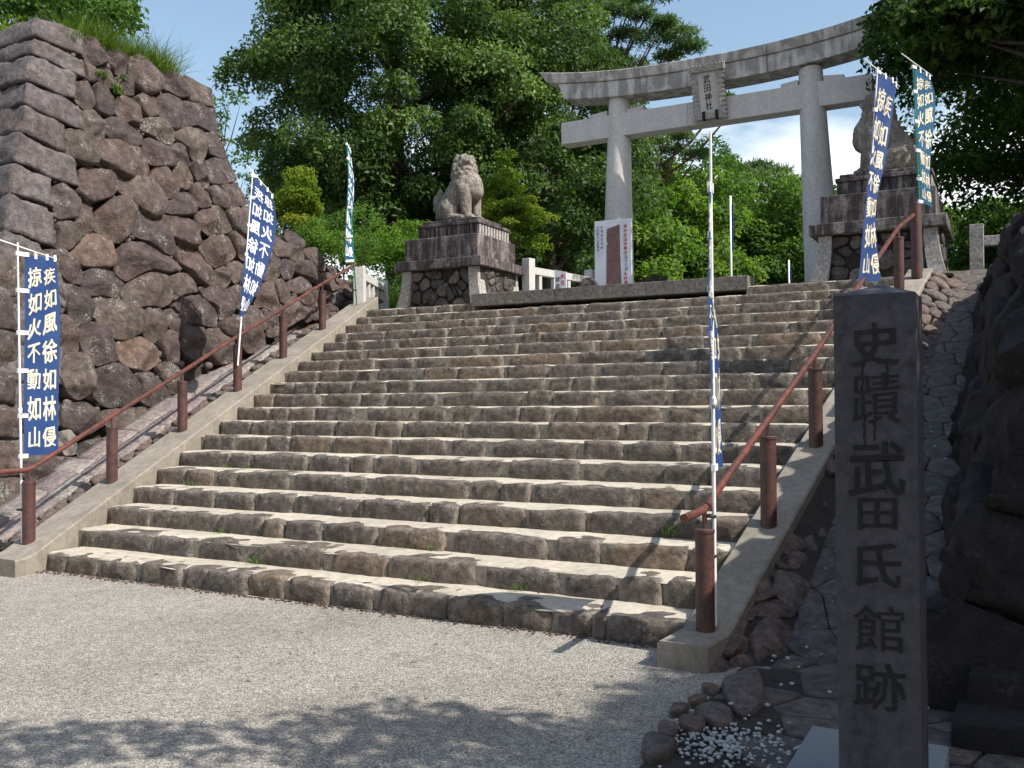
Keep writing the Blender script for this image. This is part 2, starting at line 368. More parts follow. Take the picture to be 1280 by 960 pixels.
def poly_area(p):
    p = np.array(p); x, y = p[:, 0], p[:, 1]; return .5*np.sum(x*np.roll(y, -1)-np.roll(x, -1)*y)
def chaikin(p, a=.22):
    q = []
    for i in range(len(p)):
        A, B = p[i], p[(i+1) % len(p)]; q += [A*(1-a)+B*a, A*a+B*(1-a)]
    return q
def resample(p, n):
    p = np.array(p); d = np.linalg.norm(np.roll(p, -1, 0)-p, axis=1); s = np.concatenate([[0], np.cumsum(d)]); T = s[-1]
    pp = np.vstack([p, p[:1]]); t = np.linspace(0, T, n, endpoint=False)
    return np.stack([np.interp(t, s, pp[:, i]) for i in range(2)], 1)
def poly_rock(poly3, nrm, bulge=.09, depth=.25, n=26, amp=.02, flat=False, shrink=0, rings=None, tight=False):
    """stone whose face is the given outline on a plane; bulges out along nrm, reaches depth behind it"""
    P = np.array(poly3, float); nrm = np.array(nrm, float); nrm /= np.linalg.norm(nrm); c = P.mean(0)
    a = P[1]-P[0]; a -= nrm*(a@nrm); a /= np.linalg.norm(a); b = np.cross(nrm, a)
    q = np.stack([(P-c)@a, (P-c)@b], 1)
    if poly_area(q) < 0: q = q[::-1]
    q = [np.array(x) for x in q]; q = q if (tight and flat) else chaikin(q, .13 if tight else .22); q = q if tight else chaikin(q); q = resample(q, n)
    size = math.sqrt(abs(poly_area(q)))
    if shrink: q = q*(1-shrink/size*2)
    H = bulge*min(1.4, size/.42)
    tl = np.array([random.gauss(0, .22), random.gauss(0, .22)])
    planes = [(math.cos(t), math.sin(t), random.uniform(.1, .8) if tight else random.uniform(.35, .8)) for t in [random.uniform(0, 6.28) for _ in range(5 if tight else 4)]]
    facets = [(math.cos(t), math.sin(t), random.uniform(-.05, .3), random.uniform(1.2, 4.5)) for t in [random.uniform(0, 6.28) for _ in range(4)]]
    seed = Vector((random.uniform(0, 90), random.uniform(0, 90), random.uniform(0, 90)))
    vs = []; fs = []
    prof = rings or [(.97, -depth), (1., -depth*.35), (1.01, 0.), (.995, .40), (.965, .74), (.89, .93), (.72, 1.), (.5, 1.02), (.28, 1.02), (.1, 1.02)] if tight else rings or [(.96, -depth), (1., -depth*.35), (1., 0.), (.965, .36), (.88, .68), (.70, .90), (.42, 1.), (.15, 1.02)]
    for ri, (s, h) in enumerate(prof):
        for j in range(n):
            u = q[j]*s; r = s
            if h <= 0: hh = h
            else:
                hh = H*h*(1+(tl@(u/size))*1.1)
                if tight:
                    for (ca, sa, k, sl) in facets:
                        d = (u[0]*ca+u[1]*sa)/size
                        hh = min(hh, H*(1.12-sl*max(0., d-k)))
                for (ca, sa, k) in planes if not tight else ():
                    d = (u[0]*ca+u[1]*sa)/size*1.6
                    hh = min(hh, H*(1.25-(d-k*.35)*1.1)) if not flat else hh
                hh = max(hh, .004)
            p = Vector(c+a*u[0]+b*u[1]+nrm*hh)
            if ri > 0:
                w = noise.noise_vector(p*4.2+seed)*amp*1.2+noise.noise_vector(p*11+seed)*amp*.55
                p = p+w*(.45 if h <= 0 else 1)
            vs.append(tuple(p))
    R_ = len(prof)
    for i in range(R_-1):
        for j in range(n): fs.append((i*n+j, i*n+(j+1) % n, (i+1)*n+(j+1) % n, (i+1)*n+j))
    fs.append(tuple((R_-1)*n+j for j in range(n)))
    return vs, fs
def clip_half(poly, a, b, c):
    out = []
    for i in range(len(poly)):
        P, Q = poly[i], poly[(i+1) % len(poly)]; p = a*P[0]+b*P[1]-c; q = a*Q[0]+b*Q[1]-c
        if p <= 0: out.append(P)
        if (p < 0 < q) or (q < 0 < p):
            t = p/(p-q); out.append((P[0]+(Q[0]-P[0])*t, P[1]+(Q[1]-P[1])*t))
    return out
def voronoi(seeds, region):
    res = []
    for i, s in enumerate(seeds):
        poly = list(region)
        for j, t in enumerate(seeds):
            if i == j: continue
            a, b = t[0]-s[0], t[1]-s[1]
            if a*a+b*b > 9: continue
            c = (t[0]**2+t[1]**2-s[0]**2-s[1]**2)/2
            poly = clip_half(poly, a, b, c)
            if len(poly) < 3: break
        if len(poly) >= 3: res.append(poly)
    return res
def inset(poly, g):
    c = np.mean(poly, 0); return [tuple(c+(np.array(p)-c)*(1-g/max(.05, np.linalg.norm(np.array(p)-c)))) for p in poly]
def jitter_seeds(x0, x1, y0, y1, d, j=.35):
    s = []; ny = max(1, round((y1-y0)/d)); nx = max(1, round((x1-x0)/d))
    for a in range(ny):
        for b in range(nx):
            s.append((x0+(b+.5+(.25 if a % 2 else -.25)+random.uniform(-j, j))*(x1-x0)/nx, y0+(a+.5+random.uniform(-j, j))*(y1-y0)/ny))
    return s

# ------------------------------------------------------------------ ground and terrain
T_, R_S = .3744, .15
def XL(y): return -.257*y
def XR(y): return 5.5687+.0788*y
LAND = 2.86
def sheet(name, x0, x1, y0, y1, nx, ny, zf, mat, kind='structure'):
    xs = np.linspace(x0, x1, nx+1); ys = np.linspace(y0, y1, ny+1)
    vs = [(x, y, zf(x, y)) for y in ys for x in xs]
    fs = [(j*(nx+1)+i, j*(nx+1)+i+1, (j+1)*(nx+1)+i+1, (j+1)*(nx+1)+i) for j in range(ny) for i in range(nx)]
    return tag(mesh(name, vs, fs, mat), kind=kind)
road = sheet('road', -120, 120, -120, .6, 4, 4, lambda x, y: 0, M['road'])
sheet('ground', -400, 400, -400, 900, 4, 4, lambda x, y: -.02, M['dirt'])
sheet('landing', -1.85, 6.6, 6.86, 26, 6, 12, lambda x, y: LAND, M['road'])
sheet('terrace_ground', -160, 160, 7.2, 300, 30, 30, lambda x, y: LAND-.02, M['moss_earth'])

# ------------------------------------------------------------------ staircase
st = thing('stone_staircase', 'wide flight of nineteen rough stone steps with pale cement treads', 'staircase', (2.8, 0, 0))
row1_px = [57, 80, 122, 171, 225, 260, 310, 356, 410, 470, 557, 627, 690, 741, 757, 851]
for i in range(1, 20):
    y0 = T_*(i-1); xl, xr = XL(y0), XR(y0); zt = R_S*i; zb = R_S*(i-1)
    segs = [(xl, xr)] if i < 19 else [(xl, .2), (4.26, xr)]
    if i == 1:
        xs = [onY(px, 700+(px-57)*.118, 0)[0] for px in row1_px]; xs[0] = xl; xs[-1] = xr-.01
        cuts = [xs]
    else:
        cuts = []
        for a, b in segs:
            xs = [a]
            while xs[-1] < b-.2:
                xs.append(xs[-1]+random.choice([.26, .34, .42, .5, .56, .66, .8, .95])*random.uniform(.88, 1.12))
            xs[-1] = b
            if len(xs) > 2 and xs[-1]-xs[-2] < .16: xs.pop(-2)
            cuts.append(xs)
    ph = random.uniform(0, 20)
    wob = lambda x: .02*noise.noise(Vector((x*.8, ph, 0)))
    for xs in cuts:
        for a, b in zip(xs[:-1], xs[1:]):
            g = random.uniform(-.003, .003); fr = y0+wob((a+b)/2)+random.uniform(-.014, .014); dep = random.uniform(.2, .31)
            t1, t2 = zt+random.gauss(0, .005), zt+random.gauss(0, .005); s1, s2 = random.uniform(-.03, .03), random.uniform(-.03, .03)
            bk = fr+dep
            c8 = [(a+g+s1*.3, fr-.012, zb-.03), (b-g+s2*.3, fr-.012+random.uniform(-.01, .01), zb-.03), (b-g, bk, zb-.03), (a+g, bk, zb-.03),
                  (a+g+s1, fr+.006, t1+.000), (b-g+s2, fr+.006, t2+.000), (b-g-.02, bk, t2-.002), (a+g+.02, bk, t1-.002)]
            nn = (max(5, min(13, int((b-a)/.045))), 4, 6)
            v, f = hex_rock(c8, nn, random.uniform(.22, .42), random.uniform(.012, .019), random.uniform(6, 8.5))
            mesh('step_stone', v, f, M['step'], st)
    for a, b in segs:
        mb = MB(); mb.box((a-.03, y0+.026, zb-.06), (b+.03, y0+T_+.12, zt-.016)); mb.build('riser_mortar', M['mortar'], st)
        nx, ny = int((b-a)/.07)+2, 7; vs = []
        for j in range(ny+1):
            for k in range(nx+1):
                x = a-.02+(b-a+.04)*k/nx; yy = y0+.045+.05*noise.noise(Vector((x*3.1, i*7.7, 1)))+.03*noise.noise(Vector((x*9, i*3.7, 4)))
                y = yy+(y0+T_+.05-yy)*j/ny
                z = zt-.002+.006*noise.noise(Vector((x*4, y*4, i)))+.003*noise.noise(Vector((x*14, y*14, i)))
                if j == 0: z -= .02
                vs.append((x, y, z))
        fs = [(j*(nx+1)+k, j*(nx+1)+k+1, (j+1)*(nx+1)+k+1, (j+1)*(nx+1)+k) for j in range(ny) for k in range(nx)]
        mesh('tread', vs, fs, M['tread'], st)
for a, b in ((.2, 1.55), (1.556, 2.9), (2.906, 4.26)):
    mb = MB(); mb.box((a, 6.71, 2.80), (b, 7.1, 2.975)); mb.build('granite_slab', M['slab'], st, bevel=.006)

# ------------------------------------------------------------------ concrete curbs
def curb(label, xin, side, width, off, y0, y1, nose):
    t = thing('concrete_curb', label, 'curb', (xin(0), 0, 0), 'sloping curbs beside the steps')
    ys = [y0, y0+.1]+list(np.linspace(max(y0+.2, (nose-off)/.4006), y1, 12)); vs = []; fs = []
    for y in ys:
        z = max(nose, .4006*y+off); xa = xin(y); xb = xa+side*width
        x0, x1 = min(xa, xb), max(xa, xb); zb = max(-.05, .4006*y-.6); bv = .012
        vs += [(x0, y, zb), (x0, y, z-bv), (x0+bv, y, z), (x1-bv, y, z), (x1, y, z-bv), (x1, y, zb)]
    for i in range(len(ys)-1):
        for j in range(5): fs.append((i*6+j, (i+1)*6+j, (i+1)*6+j+1, i*6+j+1))
    fs.append((0, 1, 2, 3, 4, 5)); m = (len(ys)-1)*6; fs.append((m+5, m+4, m+3, m+2, m+1, m))
    mesh('curb_ramp', vs, fs, M['concrete'], t, smooth=False)
    return t
curb('left concrete curb sloping up beside the steps below the boulder wall', XL, -1, .42, .205, -.32, 7.25, .14)
curb('right concrete curb sloping up beside the steps behind the inscribed pillar', XR, 1, .27, .17, -.41, 6.9, .14)

# ------------------------------------------------------------------ handrails
def handrail(label, side, xoff, bases, extra, stub, ends):
    if side < 0: n_, c_ = (1, .257, 0), -xoff
    else: n_, c_ = (1, -.0788, 0), 5.5687+xoff
    pts = [on_plane(px, py, n_, c_) for px, py in bases]
    t = thing('handrail', label, 'handrail', tuple(pts[0]), 'pipe handrails beside the steps')
    rail = []
    for i, p in enumerate(pts):
        h = .555; r = .052
        mb = MB(); mb.lathe((p[0], p[1], p[2]-.12), [(r, 0), (r, h+.1), (r*1.08, h+.1), (r*1.08, h+.115), (r*.97, h+.12)], 20)
        o = mb.build('post', M['rust'], t, smooth=True); smooth_angle(o)
        mb = MB(); mb.tube([(p[0], p[1], p[2]+h-.01), (p[0], p[1], p[2]+h+.1)], .014, 8); o = mb.build('bracket', M['rust'], t, smooth=True); smooth_angle(o)
        rail.append(Vector((p[0], p[1], p[2]+h+.105)))
    for px, py in extra:
        q = on_plane(px, py, n_, c_); rail.append(Vector(q))
    full = [rail[0]+Vector((0, -stub, -.01)), rail[0]+Vector((0, -.03, -.005))]+[rail[0]+Vector((0, .03, .01))]+rail[1:]
    mb = MB(); mb.tube(full, .0225, 12); o = mb.build('rail', M['rail'], t, smooth=True); smooth_angle(o)
    return pts
PL = handrail('left rusty red pipe handrail on seven posts climbing beside the boulder wall', -1, .25,
              [(36, 683), (140, 605), (228, 540), (297, 488), (354, 447), (403, 411)], [(445, 330)], .9, None)
PR = handrail('right rusty red pipe handrail behind the inscribed stone pillar', 1, .14,
              [(882, 788), (961, 652), (1020, 552), (1072, 455), (1124, 362)], [(1150, 262)], .36, None)
def big_post(label, p, h, r):
    o = tag(MB().build('stout_post', None), None) if False else None
    mb = MB(); mb.lathe((0, 0, -.1), [(r, 0), (r, h+.1), (r*.97, h+.115), (r*.5, h+.12)], 20)
    o = mb.build('iron_post', M['rust'], None, smooth=True, loc=None); smooth_angle(o); o.location = p
    return tag(o, label, 'post', 'stout posts at the top of the handrails')
pt = on_plane(452, 383, (1, .257, 0), -.27); big_post('stout brown iron post at the top end of the left handrail beside the white balustrade', tuple(pt), .62, .062)
TL6 = pt
pt = on_plane(1146, 337, (1, -.0788, 0), 5.5687+.16); big_post('stout dark iron post at the top of the right handrail below the lion', tuple(pt), .74, .06)
TR6 = pt

# ------------------------------------------------------------------ great boulder wall (left)
WN, WC = (1, 0, .2), -1.85
def wallpt(px, py): return on_plane(px, py, WN, WC)
def ycor(z): return 1.31+.28*(z-3.33)                   # near corner edge, leans back
def xw(z): return WC-.2*z
def yfar(z): return 5.52-.24*(z-3.4) if z < 5.2 else 5.09-.32*(z-5.2)
TOP = 6.03
wall = thing('boulder_wall', 'tall battered wall of brown boulders with dressed grey corner stones', 'stone wall', (-3, 3, 0))
def crop(pts, x0, y0, s): return [(x0+x*s, y0+y*s) for x, y in pts]
A_ = (0, 0, .25); B_ = (0, 200, .25); C_ = (120, 200, .25); D_ = (0, 400, .25); F_ = (120, 60, .2292); E_ = (240, 250, .25)
stones = [
 (A_, [(415,180),(530,230),(525,320),(480,335),(405,275)]), (A_, [(540,230),(600,250),(625,300),(622,370),(590,382),(560,350),(535,300)]),
 (A_, [(640,290),(680,278),(740,310),(805,360),(795,460),(755,475),(700,455),(640,370)]), (A_, [(420,292),(460,292),(475,330),(470,408),(430,405)]),
 (A_, [(480,350),(530,330),(555,360),(572,430),(540,440),(505,415),(475,390)]), (A_, [(580,390),(620,372),(668,430),(672,475),(650,485),(580,455)]),
 (A_, [(805,360),(870,365),(900,390),(945,470),(940,492),(900,485),(810,440)]), (A_, [(385,410),(440,415),(465,470),(462,535),(430,555),(380,510)]),
 (A_, [(470,430),(500,408),(545,445),(572,510),(570,570),(540,585),(480,560),(465,480)]), (A_, [(575,500),(620,478),(665,500),(690,550),(695,620),(675,630),(600,600),(575,560)]),
 (A_, [(665,490),(710,468),(775,485),(800,560),(780,580),(720,590),(695,555)]), (A_, [(780,478),(850,470),(900,500),(910,560),(900,630),(870,655),(800,590),(800,540)]),
 (A_, [(410,560),(460,545),(495,580),(515,650),(520,690),(450,690),(410,640)]), (A_, [(515,600),(550,588),(640,620),(710,680),(705,720),(640,725),(550,695),(520,660)]),
 (A_, [(695,610),(730,590),(800,595),(870,660),(878,690),(850,725),(790,695),(700,650)]), (A_, [(720,700),(755,688),(840,740),(875,800),(870,830),(820,838),(740,820),(715,740)]),
 (A_, [(330,650),(380,640),(460,700),(488,800),(480,825),(410,825),(305,740)]), (A_, [(468,700),(520,692),(620,710),(700,730),(740,830),(740,880),(640,890),(570,870),(490,800),(470,750)]),
 (A_, [(845,735),(890,715),(930,770),(950,820),(940,835),(880,800)]), (A_, [(400,850),(440,835),(510,850),(580,890),(600,930),(560,980),(450,1020),(385,970)]),
 (A_, [(590,880),(640,875),(740,895),(800,960),(820,1040),(800,1080),(750,1090),(640,1010),(580,930)]), (A_, [(740,890),(770,845),(820,838),(880,910),(893,950),(870,985),(820,1000),(760,950)]),
 (A_, [(870,830),(890,810),(930,830),(965,890),(960,930),(930,950),(890,930),(865,870)]),
 (F_, [(470,155),(490,150),(560,190),(630,220),(640,320),(590,310),(515,290)]), (F_, [(475,290),(530,300),(645,325),(660,455),(600,450),(545,420),(470,440)]),
 (F_, [(595,465),(655,465),(690,540),(715,605),(680,600),(625,575)]), (F_, [(430,455),(480,440),(570,450),(600,500),(600,580),(570,625),(520,610),(490,550),(430,500)]),
 (F_, [(595,620),(640,600),(720,610),(765,720),(700,745),(625,740),(600,700)]), (F_, [(520,625),(560,620),(600,690),(613,740),(600,770),(560,740),(530,690)]),
 (F_, [(510,750),(550,740),(610,790),(627,830),(620,865),(570,875),(530,840)]), (F_, [(610,765),(660,750),(710,800),(725,850),(700,880),(640,850),(620,810)]),
 (F_, [(680,750),(760,735),(800,790),(825,850),(770,865),(735,880),(715,800)]), (F_, [(375,830),(450,790),(510,790),(545,860),(540,910),(460,915),(375,890)]),
 (C_, [(500,270),(560,235),(630,245),(690,350),(640,365),(560,375),(510,330)]), (C_, [(640,250),(760,230),(800,260),(790,340),(750,390),(690,350)]),
 (C_, [(180,290),(230,270),(280,300),(370,380),(395,450),(390,480),(340,465),(260,420),(170,360)]), (C_, [(290,300),(340,275),(400,285),(460,290),(515,330),(520,400),(490,445),(440,430),(390,400)]),
 (C_, [(510,440),(550,400),(620,372),(665,395),(695,460),(690,490),(640,520),(600,540),(560,510)]), (C_, [(665,370),(700,355),(760,400),(760,500),(730,500),(690,440)]),
 (C_, [(110,450),(150,415),(230,410),(310,450),(400,510),(418,550),(340,570),(250,560),(150,610),(90,560)]), (C_, [(400,430),(440,420),(510,470),(570,530),(605,590),(600,625),(540,630),(490,590),(430,530)]),
 (C_, [(130,640),(230,575),(300,560),(350,590),(380,640),(375,710),(330,740),(240,730),(190,730),(125,690)]), (C_, [(350,590),(400,565),(460,575),(500,620),(500,660),(430,680),(385,705),(380,650)]),
 (C_, [(595,550),(640,532),(665,560),(672,610),(650,640),(605,625)]), (C_, [(655,520),(700,503),(730,520),(730,600),(690,620),(665,560)]),
 (C_, [(505,640),(580,630),(640,650),(680,710),(682,760),(650,800),(610,800),(600,740),(540,690)]), (C_, [(385,720),(450,685),(510,680),(580,720),(605,780),(600,840),(540,825),(440,815),(420,760)]),
 (C_, [(655,650),(700,625),(730,640),(725,720),(690,740),(670,700)]), (C_, [(225,770),(260,735),(310,735),(350,780),(355,830),(320,880),(290,920),(240,890),(222,840)]),
 (C_, [(340,755),(380,745),(420,790),(440,830),(435,870),(400,890),(365,840)]), (C_, [(430,830),(480,815),(530,825),(550,880),(560,960),(520,1010),(450,980),(420,920)]),
 (C_, [(310,890),(350,858),(400,880),(415,960),(420,1010),(340,1000)]), (C_, [(610,810),(700,780),(770,790),(830,850),(850,930),(800,960),(740,960),(690,900),(620,870)]),
 (C_, [(690,740),(720,720),(760,730),(800,730),(850,800),(855,850),(810,840),(740,790)]), (C_, [(550,860),(600,840),(670,880),(700,960),(690,1010),(600,1020),(560,960)]),
 (C_, [(735,520),(800,500),(830,600),(790,700),(735,640)]), (C_, [(770,385),(840,350),(870,420),(850,520),(800,495),(765,490)]), (C_, [(840,530),(880,450),(920,560),(880,610),(835,600)]),
 (B_, [(270,130),(320,122),(370,160),(400,215),(370,290),(290,295),(260,220)]), (B_, [(400,215),(450,225),(465,290),(455,360),(410,375),(375,330),(375,250)]),
 (B_, [(480,260),(560,190),(610,190),(665,240),(640,370),(590,415),(540,400),(465,345)]), (B_, [(290,310),(340,300),(385,340),(398,395),(360,430),(320,455),(270,440),(285,370)]),
 (B_, [(340,460),(440,370),(500,370),(550,400),(578,480),(560,540),(490,540),(410,525)]), (B_, [(220,450),(300,450),(370,500),(415,560),(400,620),(330,610),(280,550),(220,500)]),
 (B_, [(410,630),(440,545),(530,540),(600,590),(605,640),(580,690),(500,680),(430,680)]), (B_, [(330,650),(370,630),(420,650),(460,740),(455,800),(400,830),(350,810),(330,730)]),
 (B_, [(450,700),(520,680),(600,700),(700,760),(705,860),(640,900),(580,900),(500,830),(450,760)]), (B_, [(290,600),(335,615),(325,740),(300,765),(285,650)]),
 (B_, [(390,850),(430,820),(500,830),(560,870),(590,960),(580,1010),(470,1030),(410,950)]), (B_, [(292,780),(330,775),(380,850),(395,950),(370,970),(300,960)]),
 (B_, [(580,910),(680,880),(790,950),(795,1010),(740,1055),(650,1050),(595,1000)]), (B_, [(90,430),(210,450),(275,550),(250,600),(110,600)]), (B_, [(110,610),(280,615),(285,760),(200,775),(110,740)]),
 (B_, [(110,755),(285,785),(290,975),(110,970)]), (B_, [(-60,490),(85,505),(100,600),(95,680),(-60,670)]), (B_, [(-60,680),(100,700),(100,860),(-60,840)]), (B_, [(-60,850),(90,880),(95,1000),(-60,1040)]),
 (D_, [(300,170),(430,165),(465,250),(450,370),(380,400),(320,350),(290,250)]), (D_, [(475,250),(560,218),(620,240),(690,340),(690,400),(630,435),(520,430),(460,380)]),
 (D_, [(650,260),(700,240),(760,280),(850,380),(840,430),(740,440),(700,400),(690,320)]), (D_, [(310,420),(430,410),(510,470),(530,520),(440,575),(360,570),(300,530)]),
 (D_, [(780,230),(830,205),(890,230),(910,300),(900,360),(850,370),(800,300)]), (D_, [(500,460),(600,440),(760,440),(800,465),(700,500),(600,570),(530,530)]),
 (D_, [(300,560),(340,555),(385,610),(380,670),(330,680),(290,620)]), (D_, [(385,650),(440,600),(540,590),(530,640),(440,690),(390,680)]),
 (D_, [(110,700),(200,680),(380,690),(420,700),(300,770),(200,820),(160,830),(110,760)]), (D_, [(-60,600),(60,620),(100,680),(100,780),(-60,790)]), (D_, [(-60,800),(100,800),(190,840),(180,880),(100,960),(-60,960)]),
 (D_, [(-60,255),(80,280),(95,430),(-60,410)]), (D_, [(-60,430),(95,460),(95,590),(-60,590)]), (D_, [(110,185),(285,185),(285,400),(110,370)]), (D_, [(110,405),(290,430),(290,545),(110,590)]),
 (E_, [(470,160),(500,155),(560,200),(560,240),(500,230),(460,190)]), (E_, [(405,190),(430,185),(480,225),(550,240),(570,290),(510,305),(420,285),(400,240)]),
 (E_, [(555,245),(600,240),(640,280),(668,330),(660,355),(620,350),(570,300)]), (E_, [(415,310),(450,300),(505,320),(500,385),(460,400),(435,350)]),
 (E_, [(505,310),(560,305),(640,365),(665,410),(640,430),(570,390),(510,350)]), (E_, [(640,370),(690,365),(700,410),(735,440),(700,460),(660,420)]),
 (E_, [(670,335),(700,325),(720,360),(700,380)]), (E_, [(480,410),(550,380),(600,430),(590,450),(530,475),(490,450)]), (E_, [(710,460),(740,450),(770,510),(770,535),(740,540),(710,500)]),
 (E_, [(735,425),(770,420),(810,460),(815,490),(780,495),(740,450)]), (E_, [(390,410),(450,395),(480,430),(490,480),(450,520),(420,470)]),
 (E_, [(350,420),(380,410),(410,470),(445,540),(430,570),(370,540),(310,530),(325,460)]), (E_, [(380,280),(400,300),(440,370),(420,395),(360,400),(365,340)]),
 (E_, [(535,490),(570,465),(625,500),(630,530),(590,540)]), (E_, [(460,520),(500,480),(560,560),(560,590),(470,640),(440,570)]), (E_, [(350,545),(430,585),(430,630),(380,640)]),
 (E_, [(660,540),(700,522),(730,545),(720,575),(665,575)]), (E_, [(640,450),(700,470),(710,520),(670,530),(640,500)]), (E_, [(530,510),(590,550),(605,600),(570,610),(540,550)]),
 (E_, [(770,505),(810,500),(815,540),(775,545)]), (E_, [(805,400),(850,430),(870,530),(820,530),(810,470)]), (E_, [(870,480),(920,480),(960,510),(920,525),(880,520)]),
 (E_, [(375,650),(430,640),(440,680),(380,690)]), (E_, [(720,385),(760,400),(800,415),(770,420),(735,420)]), (E_, [(590,440),(640,435),(640,500),(600,490)]), (E_, [(600,545),(655,540),(660,600),(610,600)]),
]
LOWSPLIT = []
lowwall = thing('low_boulder_wall', 'lower stretch of boulder wall sloping down to the white balustrade', 'stone wall', (-2.5, 6.3, 2))
rust_ids = {62, 70}; pale_ids = {83}
for k, (cr, pl) in enumerate(stones):
    p3 = [wallpt(*q) for q in crop(pl, *cr)]
    c = np.mean(p3, 0)
    mat = M['rust_boulder'] if k in rust_ids else M['pale_boulder'] if k in pale_ids else M['boulder']
    quo = k in (23, 24, 25, 27, 31)
    v, f = poly_rock(p3, WN, bulge=.035 if quo else random.uniform(.07, .14), depth=.28, n=34, amp=.014 if quo else .018, shrink=-.009, flat=quo, tight=True)
    mesh('boulder', v, f, mat, lowwall if cr is E_ else wall)
# dressed corner stones: heights at the corner edge, reach along the sunlit face, reach along the front face
qpx = [(16, 45.5, (104, 55), 1.5), (46, 69, (107, 88), .95), (70, 103, (95, 110), 1.35), (104, 132, (103, 152), .9), (133, 167, (80, 174), 1.4), (168, 204, (98, 221), 1.0), (205, 241, (65, 242), 1.5),
       (242, 286, (69, 289), 1.1), (287, 330, (54, 326), 1.4)]
def corner_z(py): return float(np.interp(py, [16, 69.5, 133, 205, 241, 286, 330, 370, 420], [6.05, 5.53, 4.86, 4.12, 3.76, 3.33, 2.92, 2.5, 2.0]))
def corner_block(z1, z0, ye, l2, dz, l1):
    g = .008; P = []
    dz2 = random.uniform(-.03, .03)
    for z, dd in ((z0+g, 0), (z1-g, 0)):
        yc = ycor(z); xc = xw(z); Ye = yc+l1 if ye is None else ye+.25*(z-(z0+z1)/2)*0
        P += [(xc-l2, yc, z+dz2), (xc+.02, yc-.02, z), (xw(z+dz)+.02, Ye, z+dz), (xw(z+dz)-l2, Ye, z+dz)]
    v, f = hex_rock(P, (14, 14, 8), .03, .040, 4.2)
    return v, f
for a, b, (ex, ey), l2 in qpx:
    e = wallpt(ex, ey); z1, z0 = corner_z(a), corner_z(b)
    dz = e[2]-(z0+z1)/2
    v, f = corner_block(z1, z0, e[1], l2, dz*.9, 0)
    mesh('corner_stone', v, f, M['quoin'], wall)
zc = corner_z(330)
kk = 0
while zc > 0:
    h = random.uniform(.38, .46); z0 = max(-.1, zc-h)
    v, f = corner_block(zc, z0, None, 1.3 if kk % 2 else .8, 0, .55 if kk % 2 else .9); mesh('corner_stone', v, f, M['quoin'], wall); zc = z0; kk += 1
    if zc <= -.05: break
# rougher stones of the front face, running west of the corner
fn = np.array((0, 1, -.28)); fn = -fn/np.linalg.norm(fn)
for (x0, x1, d) in ((-4.6, -.9, .62), (-9.0, -4.6, .95)):
    for pl in voronoi(jitter_seeds(x0, x1, -.1, 5.95, d, .3), [(x0, -.1), (x1, -.1), (x1, 5.95), (x0, 5.95)]):
        cx, cz = np.mean(pl, 0)
        if cx > xw(cz)-.85: continue
        p3 = [(min(x, xw(z)-.5), ycor(z), z) for x, z in inset(pl, .012)]
        v, f = poly_rock(p3, fn, bulge=.09, depth=.2, n=26, amp=.02, tight=True); mesh('boulder', v, f, M['boulder'], wall)
# solid earth core behind the face stones
def core(name, prof, parent, mat):
    """prof: list of (y, ztop); right side follows the batter"""
    vs = []; fs = []
    for y, zt in prof:
        for z in (-.2, zt): vs.append((xw(z)-.13, y+(.28*(z-3.33) if y < 2 else 0), z))
        vs.append((-14, y+(.28*(zt-3.33) if y < 2 else 0), zt)); vs.append((-14, y, -.2))
    n_ = len(prof)
    for i in range(n_-1):
        for j in range(4): fs.append((i*4+j, i*4+(j+1) % 4, (i+1)*4+(j+1) % 4, (i+1)*4+j))
    fs.append((3, 2, 1, 0)); m = (n_-1)*4; fs.append((m, m+1, m+2, m+3))
    return mesh(name, vs, fs, mat, parent, smooth=False)
core('earth_core', [(1.45, 5.93), (4.72, 5.93)], wall, M['earth'])
core('earth_core', [(4.724, 4.2), (5.3, 4.05), (5.68, 3.86), (6.32, 3.78), (6.75, 3.5), (7.37, 3.33), (7.9, 2.95)], lowwall, M['earth'])
# chinking pebbles in the joints
mb = MB()
for k in range(1100):
    z = random.uniform(.4, 5.85); y = random.uniform(ycor(z)+.4, yfar(z)-.15) if k < 980 else random.uniform(5.2, 7)
    if k >= 980: z = random.uniform(2.2, 3.2)
    if z < .4*y+.25: continue
    s = random.uniform(.025, .055); c = (xw(z)-.05+random.uniform(-.02, .02), y, z)
    v, f = hex_rock([(c[0]+a*s, c[1]+b*s, c[2]+d*s) for d in (-1, 1) for a, b in ((-1, -1), (1, -1), (1, 1), (-1, 1))], (2, 2, 2), .9, .01, 9)
    mb.add(v, f)
tag(mb.build('chink_stones', M['side_stone'], wall, smooth=True), kind='stuff')

